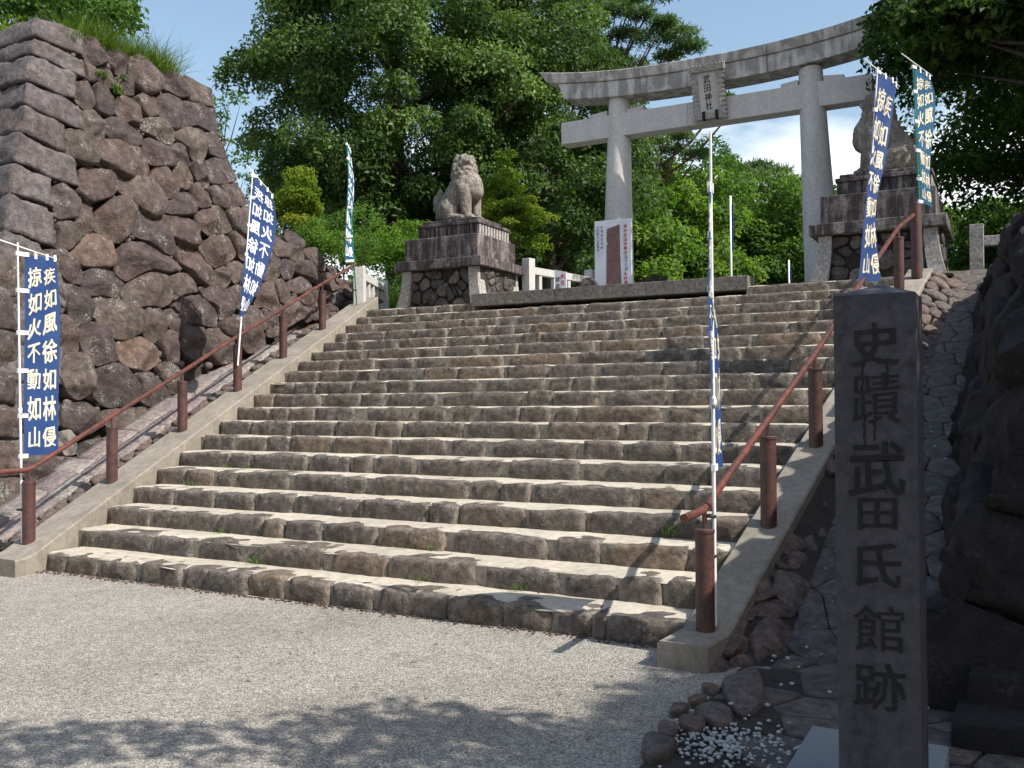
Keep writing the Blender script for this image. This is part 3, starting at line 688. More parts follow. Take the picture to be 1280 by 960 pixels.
# ------------------------------------------------------------------ verge of paving pieces between curb and boulder wall
verge = thing('stone_verge', 'sloping strip of purple grey kerb pieces and rubble below the boulder wall', 'paved verge', (-1.2, 3, 1.2))
def vz(y): return .4006*y+.12
mb = MB(); vs = []
ys = np.linspace(-.35, 7.4, 24)
for y in ys:
    vs += [(XL(y)-.36, y, max(.0, vz(y)-.02)), (XL(y)-1.1, y, max(.0, vz(y)-.03)), (min(XL(y)-1.3, -1.9-.2*.4*y)-.35, y, max(0.0, vz(y)-.05))]
fs = [(i*3+j, i*3+j+1, (i+1)*3+j+1, (i+1)*3+j) for i in range(len(ys)-1) for j in range(2)]
mesh('verge_soil', vs, [f[::-1] for f in fs], M['dirt'], verge)
for (o0, o1, ln, th) in ((-1.0, -1.36, .42, .07), (-.74, -.985, .5, .045)):
    y = -.25
    while y < 7.1:
        l = ln*random.uniform(.6, 1.25); g = .008; sk = random.uniform(-.05, .05); y2 = min(y+l, 7.2)
        P = []
        for dz in (-.08, th):
            P += [(XL(y)+o1, y+g+sk, vz(y)+dz), (XL(y)+o0, y+g, vz(y)+dz-.02), (XL(y2)+o0, y2-g, vz(y2)+dz-.02), (XL(y2)+o1, y2-g+sk, vz(y2)+dz)]
        if xw(vz(y)) < XL(y)+o0-.1:
            v, f = hex_rock(P, (4, 6, 3), .12, .010, 6); mesh('kerb_stone', v, f, M['kerb_stone'], verge)
        y = y2
for pl in voronoi(jitter_seeds(-.74, -.44, -.3, 7.0, .17, .4), [(-.74, -.3), (-.44, -.3), (-.44, 7.0), (-.74, 7.0)]):
    if abs(poly_area(pl)) < .006 or random.random() < .18: continue
    p3 = [(x+XL(y), y, vz(y)) for x, y in inset(pl, .012)]
    v, f = poly_rock(p3, (0, -.37, .93), bulge=.05, depth=.05, n=12, amp=.02); mesh('rubble_stone', v, f, M['side_stone'], verge)

# ------------------------------------------------------------------ right retaining stones
ret = thing('rubble_kerb', 'bank of rounded reddish stones between right curb and flagstone path', 'stone bank', (6, 1, .3))
G_ = (820, 640, 1/3)
gst = [[(350,300),(385,255),(430,265),(445,320),(400,335),(350,330)], [(445,240),(520,235),(565,260),(570,340),(540,385),(490,350),(450,310)], [(365,365),(400,330),(470,335),(515,380),(500,400),(430,395),(375,385)],
 [(320,370),(345,345),(370,375),(355,400),(325,390)], [(265,450),(310,390),(345,410),(330,455),(290,465)], [(225,510),(260,465),(330,465),(360,500),(340,530),(270,545)],
 [(350,470),(400,400),(470,405),(505,450),(500,500),(440,610),(410,630),(380,580)], [(275,560),(360,520),(385,570),(370,590),(300,590)], [(175,620),(215,535),(270,570),(295,610),(250,630)],
 [(390,210),(430,190),(440,225),(425,250),(400,250)], [(430,150),(480,170),(460,215),(425,180)], [(470,190),(530,160),(580,175),(585,200),(540,220),(475,210)],
 [(450,100),(520,60),(560,110),(550,155),(480,160)], [(560,100),(600,90),(600,150),(570,165)], [(500,30),(530,0),(600,0),(600,30),(540,50)], [(560,-10),(580,-60),(640,-60),(630,-10)], [(610,60),(660,40),(660,120),(610,130)]]
SP = np.array((.62, -.4, 1.)); SPc = float(SP@np.array((XR(0)+.27, 0, .12)))
for pl in gst:
    p3 = [on_plane(*q, SP, SPc) for q in crop(pl, *G_)]
    v, f = poly_rock(p3, SP, bulge=.09, depth=.12, n=28, amp=.018, shrink=-.010, tight=True); mesh('bank_stone', v, f, M['side_stone'], ret)
for pl in [[(240,640),(330,610),(380,600),(420,670),(400,720),(320,770),(260,700)], [(140,740),(190,720),(270,730),(300,770),(250,810),(180,780)], [(80,770),(130,755),(190,780),(180,820),(100,810)], [(40,750),(80,710),(130,730),(110,750)],
           [(160,650),(230,640),(240,680),(200,670)], [(110,690),(180,685),(200,700),(130,720)], [(0,800),(60,780),(90,830),(20,840)], [(-40,830),(85,850),(80,880),(0,940),(-60,900)]]:
    p3 = [onZ(*q, .03) for q in crop(pl, *G_)]
    v, f = poly_rock(p3, (0, 0, 1), bulge=.08, depth=.05, n=22, amp=.015); mesh('bank_stone', v, f, M['side_stone'], ret)
for pl in voronoi(jitter_seeds(.27, .62, 1.9, 6.9, .2, .35), [(.27, 1.9), (.62, 1.9), (.62, 6.9), (.27, 6.9)]):
    p3 = [(XR(y)+x, y, .4*y+.12-(x-.27)*.6+.02) for x, y in inset(pl, .012)]
    v, f = poly_rock(p3, SP, bulge=.1, depth=.1, n=14, amp=.02); mesh('bank_stone', v, f, M['side_stone'], ret)
vs = []; ys = np.linspace(-.45, 7.0, 20)
for y in ys: vs += [(XR(y)+.25, y, .4*y+.1), (XR(y)+.7, y, max(-.01, .4*y-.18)), (7.3, y, max(-.012, .4*y-.06))]
fs = [(i*3+j, i*3+j+1, (i+1)*3+j+1, (i+1)*3+j) for i in range(len(ys)-1) for j in range(2)]
mesh('bank_mortar', vs, fs, M['earth'], ret)

# ------------------------------------------------------------------ flagstone path on the right
path = tag(bpy.data.objects.new('path', None), kind='structure'); COL.objects.link(path); path.location = (6.4, 2, .5)
def pz(y): return max(.012, .4*y-.02)
for pl in voronoi(jitter_seeds(6.08, 7.05, -.2, 7.4, .27, .38), [(6.08, -.2), (7.05, -.2), (7.05, 7.4), (6.08, 7.4)]):
    y_ = np.mean(pl, 0)[1]
    p3 = [(x+.02*y, y, pz(y)) for x, y in inset(pl, .004)]
    nr = (0, -.37, .93) if y_ > .1 else (0, 0, 1)
    v, f = poly_rock(p3, nr, bulge=.012, depth=.05, n=22, amp=.005, flat=True, tight=True, rings=[(1, -.05), (1, .0), (.97, .7), (.6, 1.), (.2, 1.)]); mesh('flagstone', v, f, M['flag'], path)
for pl in voronoi(jitter_seeds(5.95, 8.1, -1.55, -.2, .34, .38), [(5.95, -1.55), (8.1, -1.55), (8.1, -.2), (5.95, -.2)]):
    c = np.mean(pl, 0)
    if c[0] < 6.25 and c[1] > -.55: continue
    if c[0]-5.95 < (-.45-c[1])*.35 and c[1] < -.9: continue
    p3 = [(x, y, .012) for x, y in inset(pl, .008)]
    v, f = poly_rock(p3, (0, 0, 1), bulge=.012, depth=.03, n=22, amp=.005, flat=True, tight=True, rings=[(1, -.03), (1, .0), (.97, .7), (.6, 1.), (.2, 1.)]); mesh('flagstone', v, f, M['flag'], path)
tag(sheet('soil_bed', 5.93, 9.5, -1.85, -.2, 4, 4, lambda x, y: .006, M['earth']))
mb = MB()
for k in range(430):
    cx, cy = random.gauss(6.14, .15), random.gauss(-1.36, .15)
    if cx < 5.9 or cy > -.98: continue
    s = random.uniform(.005, .011)
    v, f = hex_rock([(cx+a*s, cy+b*s, .014+s*.6+d*s*.7) for d in (-1, 1) for a, b in ((-1, -1), (1, -1), (1, 1), (-1, 1))], (2, 2, 2), .95, .004, 30)
    mb.add(v, f)
for k in range(60):
    y = random.uniform(-1, 3); x = 6.1+random.uniform(-.1, .8); s = random.uniform(.006, .014)
    v, f = hex_rock([(x+a*s, y+b*s, pz(y)+.03+d*s*.7) for d in (-1, 1) for a, b in ((-1, -1), (1, -1), (1, 1), (-1, 1))], (2, 2, 2), .95, .004, 30)
    mb.add(v, f)
M['pebble'] = plain('white_pebble', (.42, .42, .41), .6, var=.25, scale=30, bd=0)
tag(mb.build('white_pebbles', M['pebble'], smooth=True), 'scatter of small white pebbles on dark soil by the path foot', 'pebbles', kind='stuff')

# ------------------------------------------------------------------ great dark rock wall on the right
rw = thing('dark_rock_wall', 'dark wall of very large shaded rocks right of the flagstone path', 'stone wall', (7.2, 3, 1))
def rtop(y): return float(np.interp(y, [-.6, .5, 2, 4, 5, 6, 7, 8], [2.05, 2.3, 2.6, 2.95, 2.9, 2.75, 2.86, 2.86]))
rn = np.array((-1, 0, .28))
def rx(y, z): return 6.86+.02*y+.28*(z-max(0, .4*y))
reg = [(-.55, -.1), (6.9, 2.4), (6.9, 2.85), (5.9, 2.8), (4, 2.95), (2, 2.65), (-.55, 2.0)]
for pl in voronoi(jitter_seeds(-.6, 7, -.1, 3.6, .5, .42), reg):
    if abs(poly_area(pl)) < .04: continue
    p3 = [(rx(y, z), y, z) for y, z in inset(pl, .015)]
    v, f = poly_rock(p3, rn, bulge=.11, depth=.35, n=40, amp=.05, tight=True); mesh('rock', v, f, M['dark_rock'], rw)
fr = [(6.92, -.05), (9.6, -.05), (9.6, 2.6), (7.55, 2.05), (7.3, 1.4)]
for pl in voronoi(jitter_seeds(6.9, 9.6, 0, 2.7, .5, .4), fr):
    if abs(poly_area(pl)) < .05: continue
    p3 = [(x, -.5+.22*z, z) for x, z in inset(pl, .015)]
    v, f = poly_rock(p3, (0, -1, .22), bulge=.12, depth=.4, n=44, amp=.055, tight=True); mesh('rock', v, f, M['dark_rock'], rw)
vs = []; ys = [-.25, .5, 2, 4, 6, 8, 9]
for y in ys:
    zt = rtop(y)-.12; zb = max(0, .4*y)-.3
    vs += [(rx(y, zb)+.25, y, zb), (rx(y, zt)+.2, y+(.4 if y < 0 else 0), zt), (14, y+(.4 if y < 0 else 0), zt+(.9 if y < 5 else .0)), (14, y, zb)]
fs = [(i*4+j, (i+1)*4+j, (i+1)*4+(j+1) % 4, i*4+(j+1) % 4) for i in range(len(ys)-1) for j in range(4)]
fs += [(0, 1, 2, 3), tuple(reversed([(len(ys)-1)*4+j for j in range(4)]))]
mesh('earth_core', vs, fs, M['earth'], rw, smooth=False)
# low shaded steps at the foot of the rocks
ls = thing('low_stone_steps', 'two low dark stone steps at the foot of the shaded rocks', 'steps', (7.6, -.9, 0))
for k, (y, z, x0) in enumerate(((-1.02, .12, 6.95), (-.72, .24, 7.0))):
    x = x0
    while x < 9.3:
        l = random.uniform(.45, .8); v, f = hex_rock([(x+.01, y, -.02), (x+l-.01, y, -.02), (x+l-.01, y+.36, -.02), (x+.01, y+.36, -.02), (x+.01, y, z), (x+l-.01, y, z), (x+l-.01, y+.36, z), (x+.01, y+.36, z)], (6, 4, 3), .12, .012, 5)
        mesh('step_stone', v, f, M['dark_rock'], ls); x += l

# ------------------------------------------------------------------ lettering helpers
_gl = {}
_vf = None
def glyph(ch, off=.012):
    """outline of one character as flat mesh data centred on the origin, about 1 unit high"""
    if (ch, off) in _gl: return _gl[(ch, off)]
    cu = bpy.data.curves.new('glyph', 'FONT'); cu.body = ch; cu.size = 1; cu.offset = off; cu.resolution_u = 2; cu.fill_mode = 'FRONT'
    o = bpy.data.objects.new('glyph', cu); COL.objects.link(o); bpy.context.view_layer.update()
    dg = bpy.context.evaluated_depsgraph_get(); me = bpy.data.meshes.new_from_object(o.evaluated_get(dg), depsgraph=dg)
    v = np.array([x.co[:] for x in me.vertices]).reshape(-1, 3); f = [tuple(p.vertices) for p in me.polygons]
    if len(v):
        bm = bmesh.new(); bm.from_mesh(me); bmesh.ops.remove_doubles(bm, verts=bm.verts, dist=1e-4)
        v = np.array([x.co[:] for x in bm.verts]); f = [tuple(q.index for q in p.verts) for p in bm.faces]; bm.free()
        mn, mx_ = v.min(0), v.max(0); v = v-(mn+mx_)/2
    bpy.data.objects.remove(o); bpy.data.curves.remove(cu); bpy.data.meshes.remove(me)
    _gl[(ch, off)] = (v, f); return v, f
def garea(ch):
    v, f = glyph(ch, 0); return sum(abs(np.cross(v[q[1]][:2]-v[q[0]][:2], v[q[2]][:2]-v[q[0]][:2])) for q in f)
def glyph_solid(ch, fn, thick, off=.012, sx=1, sy=1, cx=0, cy=0, slant=.07, rough=.05):
    """glyph placed at (cx,cy) in layout space, scaled, then mapped by fn(x,y,depth); both faces and the rim"""
    for o_ in (off, off*.5, off*.25, 0):      # boldest outline that still fills cleanly
        v, f = glyph(ch, o_); ec = {}
        for q in f:
            for a, b in zip(q, q[1:]+q[:1]): ec[(a, b)] = ec.get((a, b), 0)+1
        if len(f) and all(k == 1 for k in ec.values()):
            deg = {}
            for (a, b) in ec:
                if (b, a) not in ec: deg[a] = deg.get(a, 0)+1
            ar = sum(abs(np.cross(v[q[1]][:2]-v[q[0]][:2], v[q[2]][:2]-v[q[0]][:2])) for q in f)
            if all(k == 1 for k in deg.values()) and (o_ == 0 or ar > .9*garea(ch)): break
    if not len(v): return [], []
    n = len(v); v = [(p[0]+rough*noise.noise(Vector((p[0]*4, p[1]*4, ord(ch)*.37))), p[1]+slant*p[0]+rough*noise.noise(Vector((p[1]*4, p[0]*4, ord(ch)*.71)))) for p in v]
    vs = [fn(cx+p[0]*sx, cy+p[1]*sy, thick) for p in v]+[fn(cx+p[0]*sx, cy+p[1]*sy, -thick) for p in v]
    fs = list(f)+[tuple(i+n for i in reversed(q)) for q in f]
    ec = {}
    for q in f:
        for a, b in zip(q, q[1:]+q[:1]): ec[(a, b)] = 1
    for (a, b) in ec:
        if (b, a) not in ec: fs.append((a, a+n, b+n, b))
    return vs, fs

# ------------------------------------------------------------------ torii gate
tor = thing('torii_gate', 'large pale stone shrine gate with upswept lintel above the steps', 'shrine gate', (2.2, 12, LAND))
YT = 12.0
def xtop(x0, s, zt, top): return 0
def tilt_pillar(cb, ct, rb, rt_, z0, z1):
    mb = MB(); pts = []; rr = []
    for k in range(13):
        t = k/12; pts.append((cb+(ct-cb)*t, YT, z0+(z1-z0)*t)); rr.append(rb+(rt_-rb)*t)
    mb.tube(pts, rr, 32); o = mb.build('pillar', M['granite'], tor, smooth=True); smooth_angle(o)
tilt_pillar(.40, .475, .33, .205, LAND, 7.34); tilt_pillar(4.30, 4.10, .33, .205, LAND, 7.27)
def zc_(x): # underside / top rise towards the tips
    t = abs(x-2.2)/3.2; return .26*t**2.4
def beam(name, xa, xb, zb, zt, y0, y1, slant=0, mat='granite', over=0, lift=1.0, nseg=28):
    vs = []; fs = []
    for k in range(nseg+1):
        x = xa+(xb-xa)*k/nseg; d = zc_(x)*lift
        sl = 0
        if k == 0 and slant > 0: sl = slant
        if k == nseg and slant < 0: sl = slant
        vs += [(x+sl, y0+over, zb+d), (x, y0, zt+d), (x, y1, zt+d), (x+sl, y1-over, zb+d)]
    for k in range(nseg):
        for j in range(4): fs.append((k*4+j, k*4+(j+1) % 4, (k+1)*4+(j+1) % 4, (k+1)*4+j))
    fs.append((3, 2, 1, 0)); m = nseg*4; fs.append((m, m+1, m+2, m+3))
    o = mesh(name, vs, fs, M[mat], tor, smooth=False)
    m = o.modifiers.new('bevel', 'BEVEL'); m.width = .012; m.segments = 2; m.angle_limit = R(30); m.limit_method = 'ANGLE'
for xa, xb in ((-.72, 1.0), (1.004, 3.4), (3.404, 5.15)): beam('lower_lintel', xa, xb, 7.23, 7.54, YT-.27, YT+.27, slant=.1 if xa < 0 else (-.1 if xb > 5 else 0), lift=.92, mat='granite_top', nseg=12)
def top_lintel(xa, xb, first, last):
    vs = []; fs = []; n = 12
    for k in range(n+1):
        x = xa+(xb-xa)*k/n; d = zc_(x); sl = .14 if (k == 0 and first) else (-.14 if (k == n and last) else 0)
        vs += [(x+sl, YT-.30, 7.543+d*.92), (x, YT-.34, 7.72+d), (x, YT, 7.82+d), (x, YT+.34, 7.72+d), (x+sl, YT+.30, 7.543+d*.92)]
    for k in range(n):
        for j in range(5): fs.append((k*5+j, k*5+(j+1) % 5, (k+1)*5+(j+1) % 5, (k+1)*5+j))
    fs.append((4, 3, 2, 1, 0)); m = n*5; fs.append((m, m+1, m+2, m+3, m+4))
    o = mesh('upper_lintel', vs, fs, M['granite_top'], tor, smooth=False); m = o.modifiers.new('bevel', 'BEVEL'); m.width = .012; m.segments = 2; m.angle_limit = R(20); m.limit_method = 'ANGLE'
top_lintel(-1.12, 1.0, True, False); top_lintel(1.004, 3.4, False, False); top_lintel(3.404, 5.52, False, True)
mb = MB(); mb.box((-.71, YT-.17, 6.53), (1.9, YT+.17, 6.97)); mb.build('tie_beam', M['granite'], tor, bevel=.012)
mb = MB(); mb.box((1.904, YT-.17, 6.53), (5.15, YT+.17, 6.97)); mb.build('tie_beam', M['granite'], tor, bevel=.012)
def wedge(x0, x1, hi_left):
    mb = MB(); a, b = (.11, .075) if hi_left else (.075, .11)
    mb.hexa([(x0, YT-.12, 6.96), (x1, YT-.12, 6.96), (x1, YT+.12, 6.96), (x0, YT+.12, 6.96), (x0, YT-.12, 6.97+a), (x1, YT-.12, 6.97+b), (x1, YT+.12, 6.97+b), (x0, YT+.12, 6.97+a)])
    mb.build('wedge', M['granite'], tor, bevel=.005)
wedge(-.11, .25, False); wedge(.67, 1.0, False); wedge(3.6, 3.9, False); wedge(4.34, 4.68, True)
# name plaque, leaning forward
pq = thing('name_plaque', 'carved stone name plaque with ragged frame hanging from the shrine gate lintel', 'plaque', (2.2, 11.6, 7.2))
ptop, pbot = onY(883, 82, YT-.44), onY(889, 149, YT-.21)
print('plaque', ptop, pbot)
pe = (ptop-pbot)/np.linalg.norm(ptop-pbot); pxd = np.array((.9, 0, 0)); pn = np.cross(pxd, pe); PH = np.linalg.norm(ptop-pbot)
def pmap(x, y, d): return tuple(pbot+pe*(y+PH/2)+pxd*x+pn*d)
def pbox(mb, x0, x1, y0, y1, d0, d1):
    mb.hexa([pmap(x0, y0, d1), pmap(x1, y0, d1), pmap(x1, y0, d0), pmap(x0, y0, d0), pmap(x0, y1, d1), pmap(x1, y1, d1), pmap(x1, y1, d0), pmap(x0, y1, d0)])
mb = MB(); pbox(mb, -.2, .2, -PH/2+.1, PH/2-.1, -.04, .04); mb.build('panel', M['granite'], pq)
h2 = PH/2
for (x0, x1, wl, wr) in ((-.33, -.19, 1, 0), (.19, .33, 0, 1)):
    n = 12
    vs = []; fs = []
    for k in range(2*n+1):
        y = -h2+.0+(2*h2)*k/(2*n); t = .028*(k % 2)
        fl = .02*abs(k/n-1)
        a, b = (x0+t-fl, x1) if wl else (x0, x1-t+fl)
        for (x, d) in ((a, .10), (b, .05), (b, -.05), (a, -.05)): vs.append(pmap(x, y, d))
    for k in range(2*n):
        for j in range(4): fs.append((k*4+j, k*4+(j+1) % 4, (k+1)*4+(j+1) % 4, (k+1)*4+j))
    fs.append((3, 2, 1, 0)); m = 2*n*4; fs.append((m, m+1, m+2, m+3))
    mesh('side_frame', vs, fs, M['granite_pale'], pq, smooth=False)
for (y0, y1, w) in ((h2-.10, h2+.03, .36), (-h2-.0, -h2+.12, .25)):
    n = 9; vs = []; fs = []
    for k in range(2*n+1):
        x = -w+2*w*k/(2*n); t = .022*(k % 2)
        a, b = (y0, y1-t) if y0 > 0 else (y0+t, y1)
        for (y, d) in ((a, .11 if y0 > 0 else .09), (a, -.052), (b, -.052), (b, .13 if y0 > 0 else .09)): vs.append(pmap(x, y, d))
    for k in range(2*n):
        for j in range(4): fs.append((k*4+j, k*4+(j+1) % 4, (k+1)*4+(j+1) % 4, (k+1)*4+j))
    fs.append((3, 2, 1, 0)); m = 2*n*4; fs.append((m, m+1, m+2, m+3))
    mesh('cross_frame', vs, fs, M['granite_pale'], pq, smooth=False)
for x in (-.12, .15):
    mb = MB(); pbox(mb, x-.028, x+.028, -h2-.02, -h2+.15, .04, .12); mb.build('iron_clamp', M['ink'], pq)
vs, fs = [], []
mb = MB()
for k, ch in enumerate('武田神社'):
    v, f = glyph_solid(ch, lambda x, y, d: pmap(x, y, .042+d), .006, .01, .15, .15, -.01, h2-.24-k*(PH-.42)/3.4); mb.add(v, f)
mb.build('lettering', M['print_black'], pq)

# ------------------------------------------------------------------ lion plinths
def plinth(label, x0, sgn):
    """x0: left edge of the main block; 1.43 m wide"""
    X0, X1 = x0, x0+1.43; Y0, Y1 = 8.0, 9.3; cx = (X0+X1)/2
    t = thing('lion_plinth', label, 'pedestal', (cx, 8.6, LAND), 'stone plinths of the guardian lions')
    mb = MB(); mb.box((X0-.03, Y0+.04, LAND-.02), (X1+.03, Y1-.04, 3.60)); mb.build('rubble_core', M['earth'], t)
    for (axis, side) in (('x', -1), ('x', 1), ('y', 1)):
        if axis == 'x':
            yy = Y0-.0 if side < 0 else Y1+.0; reg = [(X0+.12, LAND), (X1-.12, LAND), (X1-.12, 3.59), (X0+.12, 3.59)]
            sd_ = jitter_seeds(X0+.12, X1-.12, LAND, 3.59, .19, .6); nr = (0, side, 0); fn_ = lambda a, b: (a, yy, b)
        else:
            xx = X1+.04; reg = [(Y0+.14, LAND), (Y1-.14, LAND), (Y1-.14, 3.59), (Y0+.14, 3.59)]
            sd_ = jitter_seeds(Y0+.14, Y1-.14, LAND, 3.59, .18, .6); nr = (1, 0, 0); fn_ = lambda a, b: (xx, a, b)
        for pl in voronoi(sd_, reg):
            if random.random() < .12: continue
            p3 = [fn_(a, b) for a, b in inset(pl, random.uniform(.004, .03))]
            v, f = poly_rock(p3, nr, bulge=.07, depth=.06, n=14, amp=.02); mesh('rubble_stone', v, f, M['plinth_rubble'], t)
    # flared corner legs
    for (ax, ay, dx, dy) in ((X0, Y0, -1, -1), (X1, Y0, 1, -1), (X1, Y1, 1, 1), (X0, Y1, -1, 1)):
        vs = []; fs = []; n = 8
        for k in range(n+1):
            q = k/n; fl = .16*(1-q)**2.2; w = .15
            xa = ax+dx*(.02+fl); xb = ax-dx*w; ya = ay+dy*(.05+fl*.35); yb = ay-dy*.17; z = LAND-.01+(3.6-LAND)*q
            vs += [(xa, ya, z), (xb+dx*fl*.6, ya, z), (xb+dx*fl*.6, yb, z), (xa, yb, z)]
        for k in range(n):
            for j in range(4):
                q_ = (k*4+j, k*4+(j+1) % 4, (k+1)*4+(j+1) % 4, (k+1)*4+j); fs.append(q_ if dx*dy < 0 else q_[::-1])
        fs.append(tuple(n*4+j for j in range(4)))
        o = mesh('corner_leg', vs, fs, M['granite_pale'], t, smooth=False)
    mb = MB(); mb.box((X0-.13, Y0-.13, 3.60), (X1+.13, Y1+.13, 3.75)); mb.build('cornice', M['granite_dark'], t, bevel=.01)
    for a, b in ((X0, X0+.70), (X0+.704, X1)):
        mb = MB(); mb.box((a, Y0, 3.752), (b, Y1, 4.14)); mb.build('block', M['granite_dark'], t, bevel=.012)
    mb = MB(); u0, u1, v0, v1 = X0+.2, X1-.06, Y0+.12, Y1-.12
    mb.box((u0+.02, v0+.02, 4.142), (u1-.02, v1-.02, 4.33))
    mb.build('band', M['granite_dark'], t)
    k = 0; x = u0
    while x < u1-.02:
        w = .055; mb = MB(); mb.box((x, v0-.0, 4.142), (min(x+w, u1), v0+.03, 4.328)); mb.build('fluting', M['granite_dark'], t, bevel=.004); x += .085
    y = v0+.05
    while y < v1-.04:
        mb = MB(); mb.box((u1-.03, y, 4.142), (u1, y+.06, 4.328)); mb.build('fluting', M['granite_pale'], t, bevel=.004); y += .095
    mb = MB(); mb.box((u0-.02, v0-.02, 4.332), (u1+.02, v1+.02, 4.385)); mb.build('top_slab', M['granite_dark'], t, bevel=.008)
    mb = MB(); mb.box((cx-.56+.06, v0+.12, 4.387), (cx+.52+.06, v1-.12, 4.46)); mb.build('foot_slab', M['granite_dark'], t, bevel=.01)
    return cx
M['plinth_rubble'] = rock_mat('plinth_rubble', [(.07, .062, .058), (.05, .044, .04), (.085, .075, .066), (.22, .20, .175)], (.045, .038, .035), lichen=.3, scale=2, dist=.01)
cxl = plinth('stained stone plinth under the left guardian lion, standing before dark camphor tree', -1.86, 1)
cxr = plinth('stained stone plinth under the right guardian lion, standing before right gate pillar', 4.93, -1)

# ------------------------------------------------------------------ guardian lions
def lion(label, loc, flip, turn):
    bm = bmesh.new()
    def ball(c, r, sc=(1, 1, 1)):
        m = Matrix.Translation(c) @ Matrix.Diagonal((r*sc[0], r*sc[1], r*sc[2], 1)); bmesh.ops.create_icosphere(bm, subdivisions=3, radius=1, matrix=m)
    def cap(a, b, ra, rb, n=7):
        a, b = Vector(a), Vector(b)
        for k in range(n+1): t = k/n; ball(a.lerp(b, t), ra+(rb-ra)*t)
    cap((-.22, 0, .27), (.05, 0, .60), .23, .25); ball((.14, 0, .60), .25, (1, .95, 1.02)); ball((.20, 0, .52), .2, (1, 1, .95))
    cap((.05, 0, .72), (.03, 0, .92), .23, .18); ball((-.22, 0, .22), .24, (1, 1.05, .9))
    for s in (-1, 1):
        ball((-.17, s*.19, .2), .19, (1.05, .6, 1.02)); cap((-.12, s*.21, .07), (.1, s*.22, .05), .075, .06)
        for k in (-1, 0, 1): ball((.15, s*.22+k*.035, .035), .035)
        cap((.14, s*.16, .52), (.17, s*.165, .30), .13, .10); cap((.17, s*.165, .3), (.2, s*.165, .06), .1, .08)
        ball((.16, s*.17, .38), .115, (.9, .9, 1.1)); cap((.19, s*.165, .05), (.28, s*.165, .045), .075, .06)
        for k in (-1.5, -.5, .5, 1.5): ball((.325, s*.165+k*.035, .038), .033, (1.2, 1, 1))
    hc = Vector((.06, 0, 1.0)); Rh = Matrix.Rotation(turn, 3, 'Z')
    def H(x, y, z): return tuple(hc+Rh @ Vector((x, y, z)))
    ball(H(0, 0, .02), .155, (1, 1.02, .98)); ball(H(.1, 0, -.01), .11, (1.05, 1.15, .7)); ball(H(.17, 0, .015), .075, (1, 1.25, .7)); ball(H(.215, 0, .035), .04, (1, 1.3, .9))
    ball(H(.13, 0, -.10), .085, (1.05, 1.15, .55)); ball(H(.17, 0, -.105), .05, (1, 1.3, .6))
    for s in (-1, 1):
        ball(H(.1, s*.07, .1), .05, (1, 1, .7)); ball(H(.13, s*.065, .065), .027); ball(H(.16, s*.085, -.03), .04, (1, 1, 1.3)); ball(H(-.03, s*.14, .1), .045, (1, .7, 1.3))
    n = 0
    for lv, (zz, rr, cnt) in enumerate(((.12, .13, 10), (.05, .165, 12), (-.04, .185, 13), (-.12, .20, 13), (-.2, .215, 13))):
        for k in range(cnt):
            a = math.pi*(.42+1.16*(k+.5*(lv % 2))/(cnt-1)) if lv < 3 else 2*math.pi*(k+.5*(lv % 2))/cnt
            ball(H(rr*math.cos(a)*.95-.01, rr*math.sin(a), zz), .042, (1, 1, 1.05))
    for k in range(7): ball(H(-.06+.03*k, 0, .165-.002*k*k), .034)
    for k in range(9): ball((-.1-.045*k, .03*math.sin(k*2), .86-.085*k), .05)
    # tail: upright plume with curls
    cap((-.40, 0, .12), (-.47, 0, .38), .085, .10); cap((-.47, 0, .38), (-.44, 0, .60), .10, .035)
    for s in (-1, 1):
        for k in range(9):
            a = k*.75; r = .075*(1-k/11); ball((-.48+r*math.cos(a)*.9, s*.07, .26+r*math.sin(a)), .026)
        for k in range(7):
            a = k*.8; r = .055*(1-k/9); ball((-.44+r*math.cos(a), s*.075, .12+r*math.sin(a)), .024)
        ball((-.5, s*.05, .44), .05, (1, .8, 1.5))
    bm.transform(Matrix.Diagonal((flip*1., 1, 1.0, 1)))
    if flip < 0: bmesh.ops.reverse_faces(bm, faces=bm.faces)
    me = bpy.data.meshes.new('body_src'); bm.to_mesh(me); bm.free()
    tmp = bpy.data.objects.new('body_src', me); COL.objects.link(tmp)
    m = tmp.modifiers.new('r', 'REMESH'); m.mode = 'VOXEL'; m.voxel_size = .0125; m.use_smooth_shade = True
    m = tmp.modifiers.new('s', 'CORRECTIVE_SMOOTH'); m.iterations = 3; m.use_only_smooth = True
    bpy.context.view_layer.update(); dg = bpy.context.evaluated_depsgraph_get()
    me2 = bpy.data.meshes.new_from_object(tmp.evaluated_get(dg), depsgraph=dg); bpy.data.objects.remove(tmp)
    me2.materials.clear(); me2.materials.append(M['lion']); me2.name = 'lion_body'
    no = np.empty(len(me2.vertices)*3); me2.vertices.foreach_get('co', no); P = no.reshape(-1, 3)
    # carved curls and wear
    for i in range(len(P)):
        p = Vector(P[i]); P[i] += np.array(noise.noise_vector(p*14))*.007+np.array(noise.noise_vector(p*34))*.003
    me2.vertices.foreach_set('co', P.ravel()); me2.update()
    o = bpy.data.objects.new('guardian_lion', me2); COL.objects.link(o); o.location = loc
    me2.polygons.foreach_set('use_smooth', np.ones(len(me2.polygons), bool))
    tag(o, label, 'lion statue', 'guardian lion statues'); return o
lion('weathered grey guardian lion statue seated on the left plinth, looking towards the road', (cxl+.06, 8.6, 4.46), 1, R(-48))
lion('dark stained guardian lion statue on the right plinth, half hidden behind a navy banner', (cxr+.02, 8.6, 4.46), -1, R(14))

M['fence_white'] = rock_mat('white_fence_granite', [(.60, .585, .56), (.56, .545, .52)], (.50, .48, .46), scale=2.5, dist=.002, rough=.7, streak=.15, strcol=(.25, .23, .2), soft=1)
